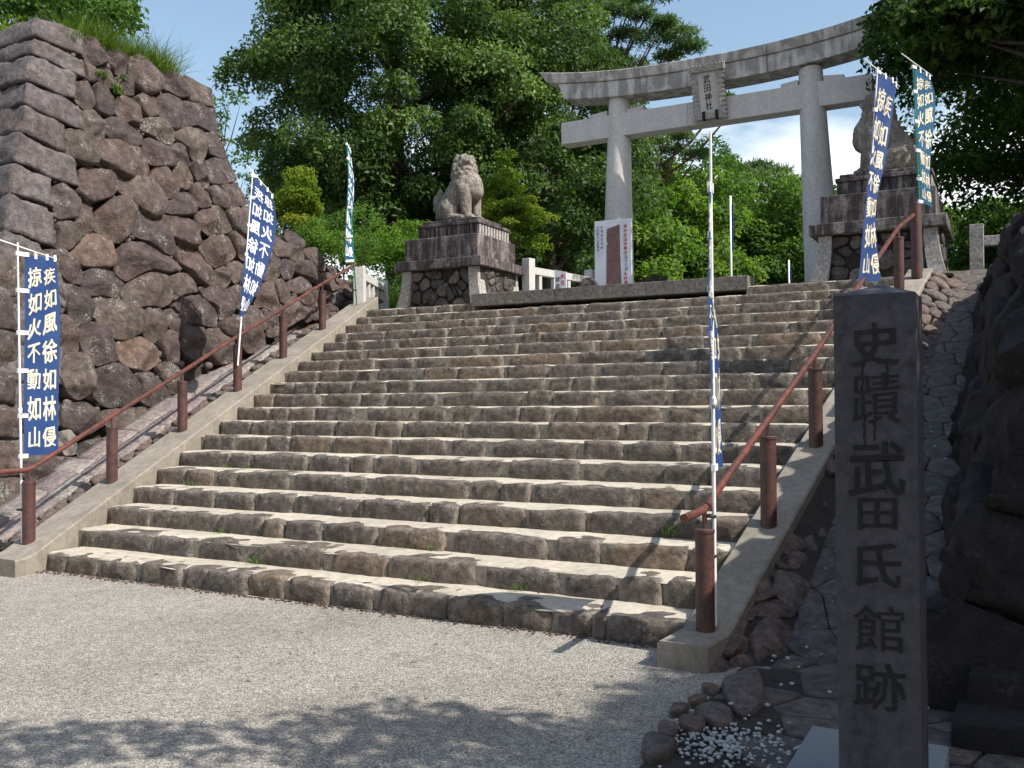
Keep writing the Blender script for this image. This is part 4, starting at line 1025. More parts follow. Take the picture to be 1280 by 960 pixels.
# ------------------------------------------------------------------ stone balustrades
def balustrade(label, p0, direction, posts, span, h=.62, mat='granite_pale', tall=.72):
    d = Vector(direction).normalized(); t = thing('stone_balustrade', label, 'stone fence', tuple(p0), 'stone balustrades on the terrace')
    sx = Vector((-d.y, d.x, 0))
    def bx(name, s0, s1, w, z0, z1):
        p = Vector(p0); a = p+d*s0; b = p+d*s1
        mb = MB(); q = [a-sx*w, b-sx*w, b+sx*w, a+sx*w]
        mb.hexa([(v.x, v.y, p0[2]+z0) for v in q]+[(v.x, v.y, p0[2]+z1) for v in q]); mb.build(name, M[mat], t, bevel=.008)
    for s in posts: bx('post', s-.085, s+.085, .085, 0, tall)
    ss = sorted(posts)
    for a, b in zip(ss[:-1], ss[1:]):
        bx('top_rail', a+.087, b-.087, .055, h-.13, h); bx('bottom_rail', a+.087, b-.087, .045, .04, .13)
        n = max(1, round((b-a-.17)/span)); 
        for k in range(n):
            s = a+.085+(b-a-.17)*(k+.5)/n; bx('baluster', s-.04, s+.04, .04, .132, h-.132)
p = onZ(455, 372, LAND+.05)
bA = onY(457, 370, 6.98)
balustrade('short white stone balustrade running back from the top of left handrail', (bA[0]-.13, 7.0, LAND+.02), (-.405, .915, 0), [0, 1.75], .3, h=.63, tall=.69, mat='fence_white')
zt_ = 3.72
q0 = onX(622, 325, -.35); q1 = onZ(738, 350, zt_)
q0 = np.array((-.30, 9.55, 3.0)); dd = q1-q0; ln_ = float(np.hypot(dd[0], dd[1]))
balustrade('pale stone balustrade with widely spaced balusters right of the left plinth', (q0[0], q0[1], LAND+.05), (dd[0], dd[1], 0), [0, 3.2, min(ln_, 9)], .42, h=.86, tall=1.0, mat='fence_white')
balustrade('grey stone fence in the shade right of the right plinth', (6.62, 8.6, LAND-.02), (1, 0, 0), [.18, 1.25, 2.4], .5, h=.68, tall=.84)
# dark capped stone post at the far end
o = MB(); o.lathe((0, 0, 0), [(.12, 0), (.12, .62), (.2, .64), (.2, .72), (.16, .80), (.07, .87), (.02, .88)], 20)
o = o.build('lantern_post', M['granite_dark'], smooth=True); smooth_angle(o); q = onZ(735, 352, 3.66); o.location = (q[0], q[1], LAND)
tag(o, 'dark round capped stone post at the far end of the pale balustrade', 'post')

# ------------------------------------------------------------------ banners
RIGHT, LEFT_ = '疾如風徐如林侵', '掠如火不動如山'
def banner(label, pole_top, pole_bot, P0, dirv, left, right, cols=True, cream=True, polemat='white_paint', billow=.03, mirror=False, base=None, rod=None, ties=(), bend=None, zoff=0, cloth='cloth'):
    """pole and cloth unprojected onto the upright plane through P0 along dirv; left/right: outline pixels of the cloth, top to bottom"""
    d = np.array(dirv, float); d /= np.linalg.norm(d); nrm = np.array((d[1], -d[0], 0.)); c = nrm@np.array(P0)
    U = lambda q: on_plane(q[0], q[1], nrm, c)
    t_, b_ = U(pole_top), U(pole_bot)
    if base is not None: b_ = np.array(base, float)
    t = thing('banner', label, 'banner', tuple(b_), 'navy banners on poles along the steps')
    mb = MB(); mb.tube([b_, b_*.5+t_*.5, t_], [.011, .010, .007], 10); o = mb.build('pole', M[polemat], t, smooth=True); smooth_angle(o)
    j = b_*.55+t_*.45; e = (t_-b_)/np.linalg.norm(t_-b_)
    mb = MB(); mb.tube([j-e*.03, j+e*.03], .016, 10); mb.build('pole_joint', M[polemat], t, smooth=True)
    if rod is not None:
        mb = MB(); mb.tube([U(rod[0]), U(rod[1])], .006, 8); mb.build('cross_rod', M['white_paint'], t, smooth=True)
    Lp = [U(q) for q in left]; Rp = [U(q) for q in right]
    def along(P, s):
        k = s*(len(P)-1); i = min(int(k), len(P)-2); f = k-i
        # smooth (catmull) interpolation
        p0, p1, p2, p3 = P[max(i-1, 0)], P[i], P[i+1], P[min(i+2, len(P)-1)]
        return .5*((2*p1)+(-p0+p2)*f+(2*p0-5*p1+4*p2-p3)*f*f+(-p0+3*p1-3*p2+p3)*f**3)
    ph = random.uniform(0, 6)
    def surf(u, v, off=0):
        a, b_2 = along(Lp, v), along(Rp, v)
        p = a+(b_2-a)*u
        w = billow*math.sin(math.pi*min(1, u*1.0))*(math.sin(v*5.3+ph)+.5*math.sin(v*11+u*3+ph*2)) + .35*billow*math.sin(u*9+v*4+ph)*min(1, u*3)
        return tuple(p+nrm*(w+off))
    nu, nv = 12, 44
    vs = [surf(i/nu, j/nv) for j in range(nv+1) for i in range(nu+1)]
    fs = [(j*(nu+1)+i, j*(nu+1)+i+1, (j+1)*(nu+1)+i+1, (j+1)*(nu+1)+i) for j in range(nv) for i in range(nu)]
    mesh('cloth', vs, fs, M[cloth], t)
    # tabs
    for v in np.linspace(.0, 1, 6):
        p = np.array(surf(0, v)); q = p*1.; pl = t_+(b_-t_)*float(np.clip(((p-t_)@(b_-t_))/((b_-t_)@(b_-t_)), 0, 1))
        a = pl-d*.02; b2 = p+d*.035
        mb = MB(); hh = .018; off = nrm*.010
        mb.hexa([a-off-(0, 0, hh), b2-off-(0, 0, hh), b2+off-(0, 0, hh), a+off-(0, 0, hh), a-off+(0, 0, hh), b2-off+(0, 0, hh), b2+off+(0, 0, hh), a+off+(0, 0, hh)])
        mb.build('tab', M['white_tape'], t)
    for u in (.33, .66, .96):
        a = np.array(surf(u, 0)); mb = MB(); off = nrm*.008
        mb.hexa([a-off-d*.012-(0, 0, .03), a-off+d*.012-(0, 0, .03), a+off+d*.012-(0, 0, .03), a+off-d*.012-(0, 0, .03), a-off-d*.012+(0, 0, .025), a-off+d*.012+(0, 0, .025), a+off+d*.012+(0, 0, .025), a+off-d*.012+(0, 0, .025)])
        mb.build('tab', M['white_tape'], t)
    Wd = np.linalg.norm(along(Rp, .3)-along(Lp, .3)); Ht = np.linalg.norm(Lp[-1]-Lp[0])
    mb = MB()
    for txt, u0 in ((RIGHT, .73), (LEFT_, .28)):
        gw = .40; gh = .40*.46/Ht*1.0
        for k, ch in enumerate(txt):
            v0 = .085+(k+.45)*(.88/7)
            uu = 1-u0 if mirror else u0; sx = (-gw if mirror else gw)
            for ki, (ex, ey) in enumerate(((0, 0), (.010, .002), (-.010, -.002))):
                vv, ff = glyph_solid(ch, lambda x, y, q: surf(min(max(x, .01), .99), min(max(y, 0), 1), q), .0034+.0004*ki, .008, sx*1.0, -.105, uu+ex*.55, v0+ey*.5)
                if len(vv): mb.add(vv, ff)
    mb.build('lettering', M['letters_cream' if cream else 'letters_white'], t)
    for z in ties:
        q = b_+(t_-b_)*z; mb = MB(); r = .058
        mb.tube([(q[0]-.02, q[1], q[2]-.008), (q[0]-.02, q[1], q[2]+.008)], r*.55, 12); mb.build('tie', M['black_tie'], t, smooth=True)
    return t
fw2 = np.array((fw[0], fw[1], 0)); fw2 /= np.linalg.norm(fw2)
def dirang(px, deg):   # horizontal direction turned deg away from straight-away view at this pixel column (positive: to the right)
    r = ray(px, 480); a = math.atan2(r[0], r[1])+R(deg); return (math.sin(a), math.cos(a), 0)
banner('navy banner hanging flat on a white pole at far left, whole verse readable', (22, 303), (28, 687), onX(28, 687, -.32), dirang(50, 52),
       [(31, 318), (31, 400), (30, 480), (30, 570)], [(70, 323), (75, 385), (73, 480), (72, 567)], rod=((-6, 298), (71, 324)), billow=.012, ties=(.13,))
banner('leaning navy banner on a white pole whose verse shows mirrored before the boulder wall', (316, 215), (297, 425), onX(297, 425, -1.05), dirang(320, 62),
       [(318, 220), (312, 270), (305, 330), (299, 396)], [(341, 246), (345, 285), (330, 345), (304, 395)], cream=False, rod=((309, 207), (342, 245)), mirror=True, billow=.02, base=tuple(np.array(PL[3])+(.05, -.05, .3)))
banner('narrow twisted navy banner on a green pole at the top of left handrail', (433, 174), (446, 383), onX(446, 383, -1.98), dirang(440, 24),
       [(433, 180), (435, 215), (433, 270), (431, 326)], [(438, 190), (443, 240), (440, 285), (442, 326)], cream=False, polemat='green_pole', billow=.02, ties=(.1,), mirror=False, cloth='cloth_backlit')
banner('navy banner seen edge on with a white pole at the lower right handrail post', (888, 165), (894, 782), (XR(-.1)+.2, -.16, .2), dirang(890, 9),
       [(887, 232), (885, 340), (887, 440), (894, 584)], [(889, 235), (886, 345), (899, 440), (904, 584)], billow=.012, ties=(.14, .22))
banner('long navy banner on a leaning white pole in front of the right lion', (1097, 84), (1066, 372), (6.1, 4.1, 3), dirang(1100, 26),
       [(1098, 90), (1090, 175), (1081, 265), (1073, 352)], [(1121, 106), (1108, 190), (1094, 265), (1101, 352)], rod=((1080, 74), (1124, 108)), billow=.02, base=(XR(3.4)+.12, 3.9, 1.75))
banner('navy banner on a green pole before the dark trees right of the right lion', (1141, 78), (1153, 338), (6.24, 6.7, 4), dirang(1150, 30),
       [(1143, 84), (1145, 140), (1149, 200), (1151, 252)], [(1163, 97), (1169, 130), (1162, 210), (1165, 260)], rod=((1127, 67), (1165, 95)), polemat='green_pole', billow=.018, ties=(.15,), cloth='cloth_backlit')

# ------------------------------------------------------------------ poster board, small notice, bench, far poles
pb = thing('poster_board', 'tall white exhibition board with a brown relic picture before left gate pillar', 'sign board', (.72, 11.3, LAND))
a, b = onY(743, 277, 11.3), onY(789, 276, 11.3); bw = b[0]-a[0]; bz1 = a[2]; bh = 1.32*bw/.72*.98
mb = MB(); mb.box((a[0], 11.3, LAND+.1), (b[0], 11.34, bz1)); mb.build('panel', M['board'], pb, bevel=.004)
for x in (a[0]+.04, b[0]-.04):
    mb = MB(); mb.box((x-.02, 11.342, LAND), (x+.02, 11.38, bz1-.1)); mb.build('leg', M['metal_pole'], pb)
def bm_(x, y, d): return (a[0]+bw*x, 11.298-d, bz1-bw*y)
m, n, l, bsd = new_mat('print_brown'); co = n.new('ShaderNodeTexCoord').outputs['Object']; t1 = tex_noise(n, l, co, 14, 7, .7)
l.new(ramp(n, l, t1, [(.3, (.10, .055, .05)), (.5, (.19, .10, .095)), (.7, (.26, .16, .14))]), bsd.inputs['Base Color']); bsd.inputs['Roughness'].default_value = .6; M['print_brown'] = m
mesh('picture', [bm_(.34, .22, 0), bm_(.33, .5, 0), bm_(.36, .62, 0), bm_(.33, .64, 0), bm_(.31, 1.7, 0), bm_(.73, 1.7, 0), bm_(.70, .9, 0), bm_(.69, .13, 0), bm_(.55, .17, 0)], [(0, 1, 2, 3, 4, 5, 6, 7, 8)], M['print_brown'], pb, smooth=False)
mb = MB()
for k, ch in enumerate('風林火山の軍旗'):
    v, f = glyph_solid(ch, lambda x, y, q: bm_(x, -y, q), .002, .04, .1, .1, .84, -.2-k*.11); mb.add(v, f)
for k, ch in enumerate('を特別公開'):
    v, f = glyph_solid(ch, lambda x, y, q: bm_(x, -y, q), .002, .04, .1, .1, .84, -1.4-k*.11); mb.add(v, f)
mb.build('red_lettering', M['print_red'], pb)
mb = MB()
for k, ch in enumerate('孫子の旗'):
    v, f = glyph_solid(ch, lambda x, y, q: bm_(x, -y, q), .002, .01, .1, .1, .86, -.97-k*.1); mb.add(v, f)
for col, x in (('松雄城信玄緋', .205), ('山影聖人土屋昌吉', .095)):
    for k, ch in enumerate(col):
        v, f = glyph_solid(ch, lambda x_, y, q: bm_(x_, -y, q), .002, .01, .075, .075, x, -.16-k*(.105 if len(col) < 7 else .083)); mb.add(v, f)
for x in (.1, .14, .18, .22):
    v, f = [], []
    q = MB(); q.box((0, 0, 0), (1, 1, 1))
mb.build('grey_lettering', M['print_grey'], pb)
ns = thing('notice_board', 'small white notice with red and black characters before the pale balustrade', 'notice', (.57, 9.2, LAND))
a2, b2 = onY(693, 337, 9.2), onY(708, 340, 9.2)
mb = MB(); mb.hexa([(a2[0]+.02, 9.2, LAND+.08), (b2[0], 9.2, LAND+.08), (b2[0], 9.22, LAND+.08), (a2[0]+.02, 9.22, LAND+.08), (a2[0], 9.2, a2[2]), (b2[0]+.0, 9.2, b2[2]), (b2[0], 9.22, b2[2]), (a2[0], 9.22, a2[2])]); mb.build('panel', M['board'], ns)
mb = MB(); mb.box(((a2[0]+b2[0])/2-.02, 9.222, LAND), ((a2[0]+b2[0])/2+.02, 9.25, a2[2]-.1)); mb.build('stake', M['white_paint'], ns)
def nm_(x, y, d): return (a2[0]+(b2[0]-a2[0])*x, 9.198-d, a2[2]-.05-y)
for txt, x, mt in (('火気', .7, 'print_red'), ('禁止', .27, 'print_black')):
    mb = MB()
    for k, ch in enumerate(txt):
        v, f = glyph_solid(ch, lambda xx, y, q: nm_(xx, -y, q), .002, .04, .4, .09, x, -.07-k*.11-(.05 if x < .5 else 0)); mb.add(v, f)
    mb.build('lettering', M[mt], ns)
bench = thing('slatted_bench', 'dark slatted bench back on the terrace seen over the granite slab', 'bench', (1.3, 13, LAND))
c0, c1 = onY(801, 350, 13), onY(833, 350, 13)
for k, z in enumerate((.48, .58, .68)):
    mb = MB(); mb.box((c0[0], 13+.03*k, c0[2]-.32+z*.5), (c1[0], 13.03+.03*k, c0[2]-.32+z*.5+.035)); mb.build('back_slat', M['dark_wood'], bench)
for x in (c0[0]+.02, (c0[0]+c1[0])/2, c1[0]-.06):
    mb = MB(); mb.box((x, 13.1, LAND), (x+.04, 13.14, c0[2]+.05)); mb.build('frame_leg', M['dark_wood'], bench)
mb = MB(); mb.box((c0[0], 12.65, LAND+.40), (c1[0], 13.0, LAND+.44)); mb.build('seat', M['dark_wood'], bench)
def far_pole(label, top, px_base, Y, w, blue):
    q = onY(top[0], top[1], Y); t = thing('flag_pole', label, 'flagpole', (q[0], Y, LAND), 'thin pale poles among the far trees')
    mb = MB(); mb.tube([(q[0], Y, LAND), (q[0], Y, q[2])], w, 8); mb.build('pole', M['white_paint'], t, smooth=True)
    if blue:
        mb = MB(); mb.box((q[0]+w, Y-.01, q[2]-blue), (q[0]+w+.045, Y+.01, q[2]-.25)); mb.build('blue_flag', M['cloth'], t)
far_pole('tall thin pale pole with a furled blue flag before the far green trees', (913, 245), 914, 20, .03, 1.5)
far_pole('short pale pole with a narrow blue flag low before the far trees', (986, 325), 987, 20, .025, .5)

# ------------------------------------------------------------------ inscribed stone pillar
sp = thing('inscribed_pillar', 'tall square grey stone pillar carved with seven large characters in the shade', 'stone pillar', (6.8, -1.78, 0))
PX0, PX1, PY = 6.683, 6.932, -1.9; PW = PX1-PX0; PZ = 1.735
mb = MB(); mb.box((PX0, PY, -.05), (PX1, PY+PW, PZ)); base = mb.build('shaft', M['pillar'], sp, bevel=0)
base.data.materials.append(M['ink'])
gly = [('史', 430, .165, .16), ('蹟', 498, .165, .19), ('武', 586, .19, .2), ('田', 642, .15, .125), ('氏', 706, .17, .165), ('館', 785, .175, .17), ('跡', 858, .175, .17)]
cut = MB(); off = .006
for ch, py, gw, gh in gly:
    zc = onY(1093, py, PY)[2]
    for off in (.012, .006, .003, 0):   # boldest stroke that still makes a closed cutter
        v, f = glyph_solid(ch, lambda x, y, q: (x, y, q), .01, off)
        ec = {}
        for q in f:
            for a, b in zip(q, q[1:]+q[:1]): ec[(min(a, b), max(a, b))] = ec.get((min(a, b), max(a, b)), 0)+1
        if all(k == 2 for k in ec.values()): break
    v, f = glyph_solid(ch, lambda x, y, q: (x, PY-.004+(0 if q > 0 else .018), y), .01, off, gw*.95, gh*.93, (PX0+PX1)/2+.003, zc, rough=.022, slant=.05)
    cut.add(v, f)
co_ = cut.build('cutter', M['ink'], sp)
_b = bmesh.new(); _b.from_mesh(co_.data); bmesh.ops.recalc_face_normals(_b, faces=_b.faces); _b.to_mesh(co_.data); _b.free()
def bool_cut():
    md = base.modifiers.new('cut', 'BOOLEAN'); md.operation = 'DIFFERENCE'; md.object = co_; md.solver = 'EXACT'
    try: md.material_mode = 'TRANSFER'
    except Exception: pass
    bpy.context.view_layer.update(); dg = bpy.context.evaluated_depsgraph_get()
    me = bpy.data.meshes.new_from_object(base.evaluated_get(dg), depsgraph=dg)
    ok = len(me.vertices) > 200
    base.modifiers.clear()
    if ok:
        base.data = me; me.name = 'shaft'; me.materials.append(plain('groove_shade', (.020, .019, .024), .8, var=.2, scale=60))  # darker stone colour paints in the groove shade of the uninked characters
        names = [m_.name.split('.')[0] for m_ in me.materials]; ik = names.index('engraved_ink') if 'engraved_ink' in names else len(names)
        if ik == len(names): me.materials.append(M['ink'])
        ck = names.index('groove_shade'); ox, oy, oz = sp.location
        for p in me.polygons:      # floor and sides of the grooves; only the upper two characters keep their black ink
            c = p.center
            inside = PX0+.004 < c.x+ox < PX1-.004 and PY+.0015 < c.y+oy < PY+.03 and .02 < c.z < PZ-.01
            p.material_index = (ik if c.z > onY(1093, 545, PY)[2] else ck) if inside else 0
    print('pillar carving ok' if ok else 'pillar carving FAILED', len(me.vertices), [m_.name for m_ in me.materials])
    return ok
if bool_cut(): bpy.data.objects.remove(co_)
mb = MB()
mb.add([(PX0, PY, PZ+.001), (PX1, PY, PZ+.001), (PX1, PY+PW, PZ+.001), (PX0, PY+PW, PZ+.001), ((PX0+PX1)/2, PY+PW/2, PZ+.045)], [(0, 1, 4), (1, 2, 4), (2, 3, 4), (3, 0, 4), (3, 2, 1, 0)])
mb.build('cap', M['pillar'], sp)
# black drip stains of the lettering: thin paint runs on the face
def drip(x0, x1, za, zb):
    vs = []; n = 10
    for k in range(n+1):
        t = k/n; x = x0+(x1-x0)*t+.002*math.sin(k*1.7); w = .0042*(1-.45*t)+.0012*math.sin(k*2.3)
        z = za+(zb-za)*t; vs += [(x-w, PY-.0012, z), (x+w, PY-.0012, z)]
    mesh('ink_run', vs, [(2*k, 2*k+1, 2*k+3, 2*k+2) for k in range(n)], M['ink'], sp)
zz = lambda py: onY(1093, py, PY)[2]; xx = lambda px: onY(px, 480, PY)[0]
drip(xx(1079), xx(1077), zz(450), zz(508)); drip(xx(1109), xx(1110), zz(448), zz(482)); drip(xx(1080), xx(1080), zz(520), zz(560)); drip(xx(1093), xx(1092), zz(520), zz(552)); drip(xx(1104), xx(1106), zz(600), zz(616))
pad = MB(); pad.box((6.475, -2.35, -.02), (6.97, -1.24, .1)); 
o = pad.build('pillar_pad', plain('pad_granite', (.22, .245, .255), .7, var=.15, scale=90, bd=.001), sp, bevel=.008)

# ------------------------------------------------------------------ vegetation
def quads(name, P, Nn, T, w, l, v, mat, parent=None, loc=None, kind=None, bend=.25):
    """one kite-shaped leaf per row: base P, direction T, normal Nn, width w, length l"""
    n = len(P); B = np.cross(T, Nn); B /= np.linalg.norm(B, axis=1, keepdims=True)+1e-9
    w = np.broadcast_to(np.asarray(w, float).reshape(-1, 1), (n, 1)); l = np.broadcast_to(np.asarray(l, float).reshape(-1, 1), (n, 1))
    V = np.empty((n, 4, 3)); V[:, 0] = P; V[:, 1] = P+T*l*.5+B*w*.5; V[:, 2] = P+T*l-Nn*l*bend; V[:, 3] = P+T*l*.5-B*w*.5
    off = np.array(origin(parent)) if parent is not None else (np.array(loc, float) if loc is not None else np.zeros(3))
    V = (V.reshape(-1, 3)-off).astype(np.float32)
    me = bpy.data.meshes.new(name); me.vertices.add(4*n); me.loops.add(4*n); me.polygons.add(n)
    me.vertices.foreach_set('co', V.ravel()); me.loops.foreach_set('vertex_index', np.arange(4*n, dtype=np.int32))
    me.polygons.foreach_set('loop_start', np.arange(0, 4*n, 4, dtype=np.int32)); me.update(calc_edges=True)
    at = me.attributes.new('v', 'FLOAT', 'POINT'); at.data.foreach_set('value', np.repeat(np.asarray(v, float), 4).astype(np.float32))
    me.materials.append(mat); o = bpy.data.objects.new(name, me); COL.objects.link(o)
    if parent is not None: o.parent = parent
    elif loc is not None: o.location = loc
    if kind: o['kind'] = kind
    return o
def unit(a): return a/(np.linalg.norm(a, axis=1, keepdims=True)+1e-9)
def clump_leaves(centers, radii, per, flat=1., up=.35, size=(.1, .16), spread=.55, aspect=.55, droop=.2, shell=.55):
    C_, R_ = np.repeat(centers, per, 0), np.repeat(radii, per)
    n = len(C_); D = unit(RS.normal(size=(n, 3))); D[:, 2] = np.where(D[:, 2] < -.35, -D[:, 2]*.6, D[:, 2]); D = unit(D)
    rr = R_*(shell+(1-shell)*RS.rand(n)**.6); off = D*rr[:, None]; off[:, 2] *= flat
    P = C_+off
    Nn = unit(D*(1-spread)+RS.normal(size=(n, 3))*spread+np.array((0, 0, up)))
    T = unit(np.cross(Nn, RS.normal(size=(n, 3)))+np.array((0, 0, -droop)))
    T = unit(T-Nn*(T*Nn).sum(1, keepdims=True))
    l = RS.uniform(size[0], size[1], n)
    return P, Nn, T, l*aspect, l
def limbs(base, top, crown_pts, r0, parent, mat, k=7):
    mb = MB(); b, t = Vector(base), Vector(top); pts = []; rr = []
    n = 7; j = Vector((random.uniform(-1, 1), random.uniform(-1, 1), 0))*.03*(t-b).length
    for i in range(n+1):
        q = i/n; pts.append(b.lerp(t, q)+j*math.sin(q*math.pi)); rr.append(r0*(1-.72*q)*(1.25 if i == 0 else 1))
    mb.tube(pts, rr, 9); mb.build('trunk', mat, parent, smooth=True)
    for c in random.sample(list(crown_pts), min(k, len(crown_pts))):
        c = Vector(c); q = min(.95, max(.25, (c.z-b.z)/max(.1, (t.z-b.z))*.75)); s = b.lerp(t, q)+j*math.sin(q*math.pi); m_ = s.lerp(c, .5)+Vector((0, 0, -.08*(c-s).length))
        mb = MB(); mb.tube([s, s.lerp(m_, .6), m_, m_.lerp(c, .6), c], [r0*.42*(1-.5*q), r0*.3*(1-.5*q), r0*.22, r0*.13, r0*.05], 6); mb.build('limb', mat, parent, smooth=True)
def tree(name, label, cat, base, cen, rad, mat, nclump, cr, per, size, bark='bark', r0=.3, group=None, flat=.85, keep=None, shell_c=.62, aspect=.5, topz=None, limb=7, vr=(.2, .8), lower=-.75, spread=.55, up=.35, droop=.2, extra=None):
    t = thing(name, label, cat, tuple(base), group)
    cen, rad = np.array(cen, float), np.array(rad, float); C_ = []; tries = 0
    while len(C_) < nclump and tries < nclump*60:
        tries += 1; d = RS.normal(size=3); d /= np.linalg.norm(d)
        if d[2] < lower: continue
        q = shell_c+(1-shell_c)*RS.rand(); w = 1+.16*noise.noise(Vector(d*2.1)+Vector(base)*.3)
        p = cen+d*rad*q*w
        if keep is not None and not keep(p): continue
        C_.append(p)
    if extra is not None: C_ += [np.array(e, float) for e in extra]
    C_ = np.array(C_); n = len(C_); rr = RS.uniform(cr[0], cr[1], n)
    P, Nn, T, w, l = clump_leaves(C_, rr, per, flat=flat, size=size, aspect=aspect, spread=spread, up=up, droop=droop)
    cv = RS.uniform(vr[0], vr[1], n); v = np.clip(np.repeat(cv, per)+RS.uniform(-.2, .2, n*per), 0, 1)
    quads('crown', P, Nn, T, w, l, v, M[mat], t)
    limbs(base, topz if topz is not None else tuple(cen+np.array((0, 0, rad[2]*.35))), C_, r0, t, M[bark], limb)
    return t
G0 = LAND-.02
def LX(px, Y): return onY(px, 300, Y)[0]
def LZ(px, py, Y): return onY(px, py, Y)[2]
# great camphor
tree('camphor_tree', 'huge dark green camphor tree filling the sky behind left lion statue', 'tree', (-11, 21, G0), (-11.0, 20.5, 12.4), (5.1, 5.0, 7.6), 'camphor', 360, (.7, 1.2), 620, (.12, .185), r0=.55, vr=(.15, .85), limb=16, lower=-.9)
tree('camphor_tree', 'dark camphor tree between the huge one and the left gate pillar', 'tree', (-6.4, 23, G0), (-6.8, 23, 9.6), (3.6, 3.2, 6.2), 'camphor', 150, (.7, 1.1), 560, (.12, .185), r0=.35, vr=(.1, .6), limb=8, lower=-.9)
# pines
def pine(label, base, h, pads, tint='needle', bark='red_bark', r0=.26, pr=(.6, 1.15), per=1100, size=(.15, .26)):
    t = thing('pine_tree', label, 'pine tree', tuple(base), 'tall pines behind the gate')
    C_ = np.array(pads, float); n = len(C_); rr = RS.uniform(pr[0], pr[1], n)
    P, Nn, T, w, l = clump_leaves(C_, rr, per, flat=.42, size=size, aspect=.2, spread=.8, up=.2, droop=-.45, shell=.25)
    v = np.clip(np.repeat(RS.uniform(.25, .8, n), per)+RS.uniform(-.2, .2, n*per), 0, 1)
    quads('crown', P, Nn, T, w, l, v, M[tint], t)
    limbs(base, (base[0]+random.uniform(-.4, .4), base[1], base[2]+h), C_, r0, t, M[bark], min(n, 16)); return t
def pads(pxs, Y):
    return [onY(px, py, Y+random.uniform(-1.4, 1.4)) for px, py in pxs]
pine('tall broad pine behind the left end of the gate lintel', (LX(690, 27), 27, G0), 13.5,
     pads([(590, 10), (612, 45), (640, 15), (665, 40), (690, 10), (715, 35), (735, 60), (640, 75), (670, 95), (700, 80), (725, 100), (655, 130), (690, 125), (630, 110), (720, 130), (745, 95), (640, 160), (675, 165), (605, -20), (660, -25), (715, -20), (620, 145), (700, 155), (760, 120), (660, 60), (610, 80), (745, 75), (690, 190), (650, 195)], 27))
pine('tall pine with flat open pads above the middle of gate lintel', (LX(745, 30), 30, G0), 15.5,
     pads([(745, 30), (770, 15), (800, 20), (830, 30), (850, 45), (815, 50), (780, 45), (862, 60), (835, 72), (750, 5), (790, 0), (765, 70), (740, 55), (790, 85), (820, -5), (760, 90)], 30), pr=(.5, .95), per=1100)
pine('dark pine showing beneath the gate lintel beside the left pillar', (LX(830, 32), 32, G0), 8.6,
     pads([(800, 150), (830, 160), (850, 172), (815, 178), (840, 190), (790, 190), (870, 195), (905, 125), (920, 135)], 32), pr=(.5, .85), per=1000)
pine('distant layered pine between the gate pillars, its pads against the cloud', (LX(945, 52), 52, G0), 11.5,
     pads([(925, 215), (945, 225), (968, 218), (985, 230), (935, 240), (960, 245), (990, 248), (915, 235), (950, 210), (975, 262), (930, 262), (1000, 262), (1015, 240)], 52), pr=(.7, 1.15), per=520, size=(.28, .45))
# belt of lighter trees behind the gate
belt = [(668, 245, 31, 3.0, 'mid', 'bushy green tree right of the left lion, behind the notice'), (705, 215, 36, 3.4, 'mid', 'bushy green tree left of the left gate pillar'),
        (745, 225, 30, 2.6, 'camphor', 'dark green tree directly left of the poster board'), (812, 245, 33, 3.2, 'fresh', 'bright green tree right of the poster board'),
        (850, 215, 40, 3.6, 'mid', 'tall bushy green tree under the lintel, near the edge-on banner'), (880, 285, 34, 2.6, 'fresh', 'light green low tree behind the edge-on banner'),
        (925, 300, 38, 2.9, 'fresh', 'light green rounded tree behind the tall thin flag pole'), (968, 285, 42, 3.6, 'mid', 'green tree midway between flag poles and right gate pillar'),
        (1005, 275, 38, 3.0, 'mid', 'green tree just left of the right gate pillar'), (1050, 250, 44, 3.4, 'far', 'green tree behind the right gate pillar'), (560, 270, 34, 3., 'camphor', 'dark tree behind the left lion plinth'),
        (790, 290, 28, 1.7, 'fresh', 'low bright bush behind the poster board'), (895, 235, 46, 3.3, 'far', 'far green tree under the plaque against the cloud')]
for k, (px, py, Y, r, mt, lb) in enumerate(belt):
    x, z = LX(px, Y), LZ(px, py, Y); zc = (z+G0+1.2)/2+.3; hz = max(1.2, (z-G0)/2+.9)
    tree('broadleaf_tree', lb, 'tree', (x, Y, G0), (x, Y, zc+.4), (r, r*.85, hz), mt, int(26+r*16), (.6, 1.1), 250, (.17, .27), r0=.16, group='trees beyond the gate', vr=(.2, .85), limb=6, lower=-.95, shell_c=.45)
# far wood closing the horizon
P_, V_ = [], []
cs = []
for k in range(420):
    az = R(random.uniform(-75, 28)); d_ = random.uniform(70, 95); x = CAM[0]+math.sin(az)*d_; y = CAM[1]+math.cos(az)*d_
    cs.append((x, y, G0+random.uniform(.5, 7.5)))
P, Nn, T, w, l = clump_leaves(np.array(cs), RS.uniform(1.6, 3.2, len(cs)), 150, size=(.5, .85), aspect=.6)
o = quads('far_wood', P, Nn, T, w, l, np.clip(np.repeat(RS.uniform(.2, .8, len(cs)), 150)+RS.uniform(-.2, .2, len(P)), 0, 1), M['far'], kind='stuff'); o['label'] = 'far green wood closing the view behind the trees of the gate'
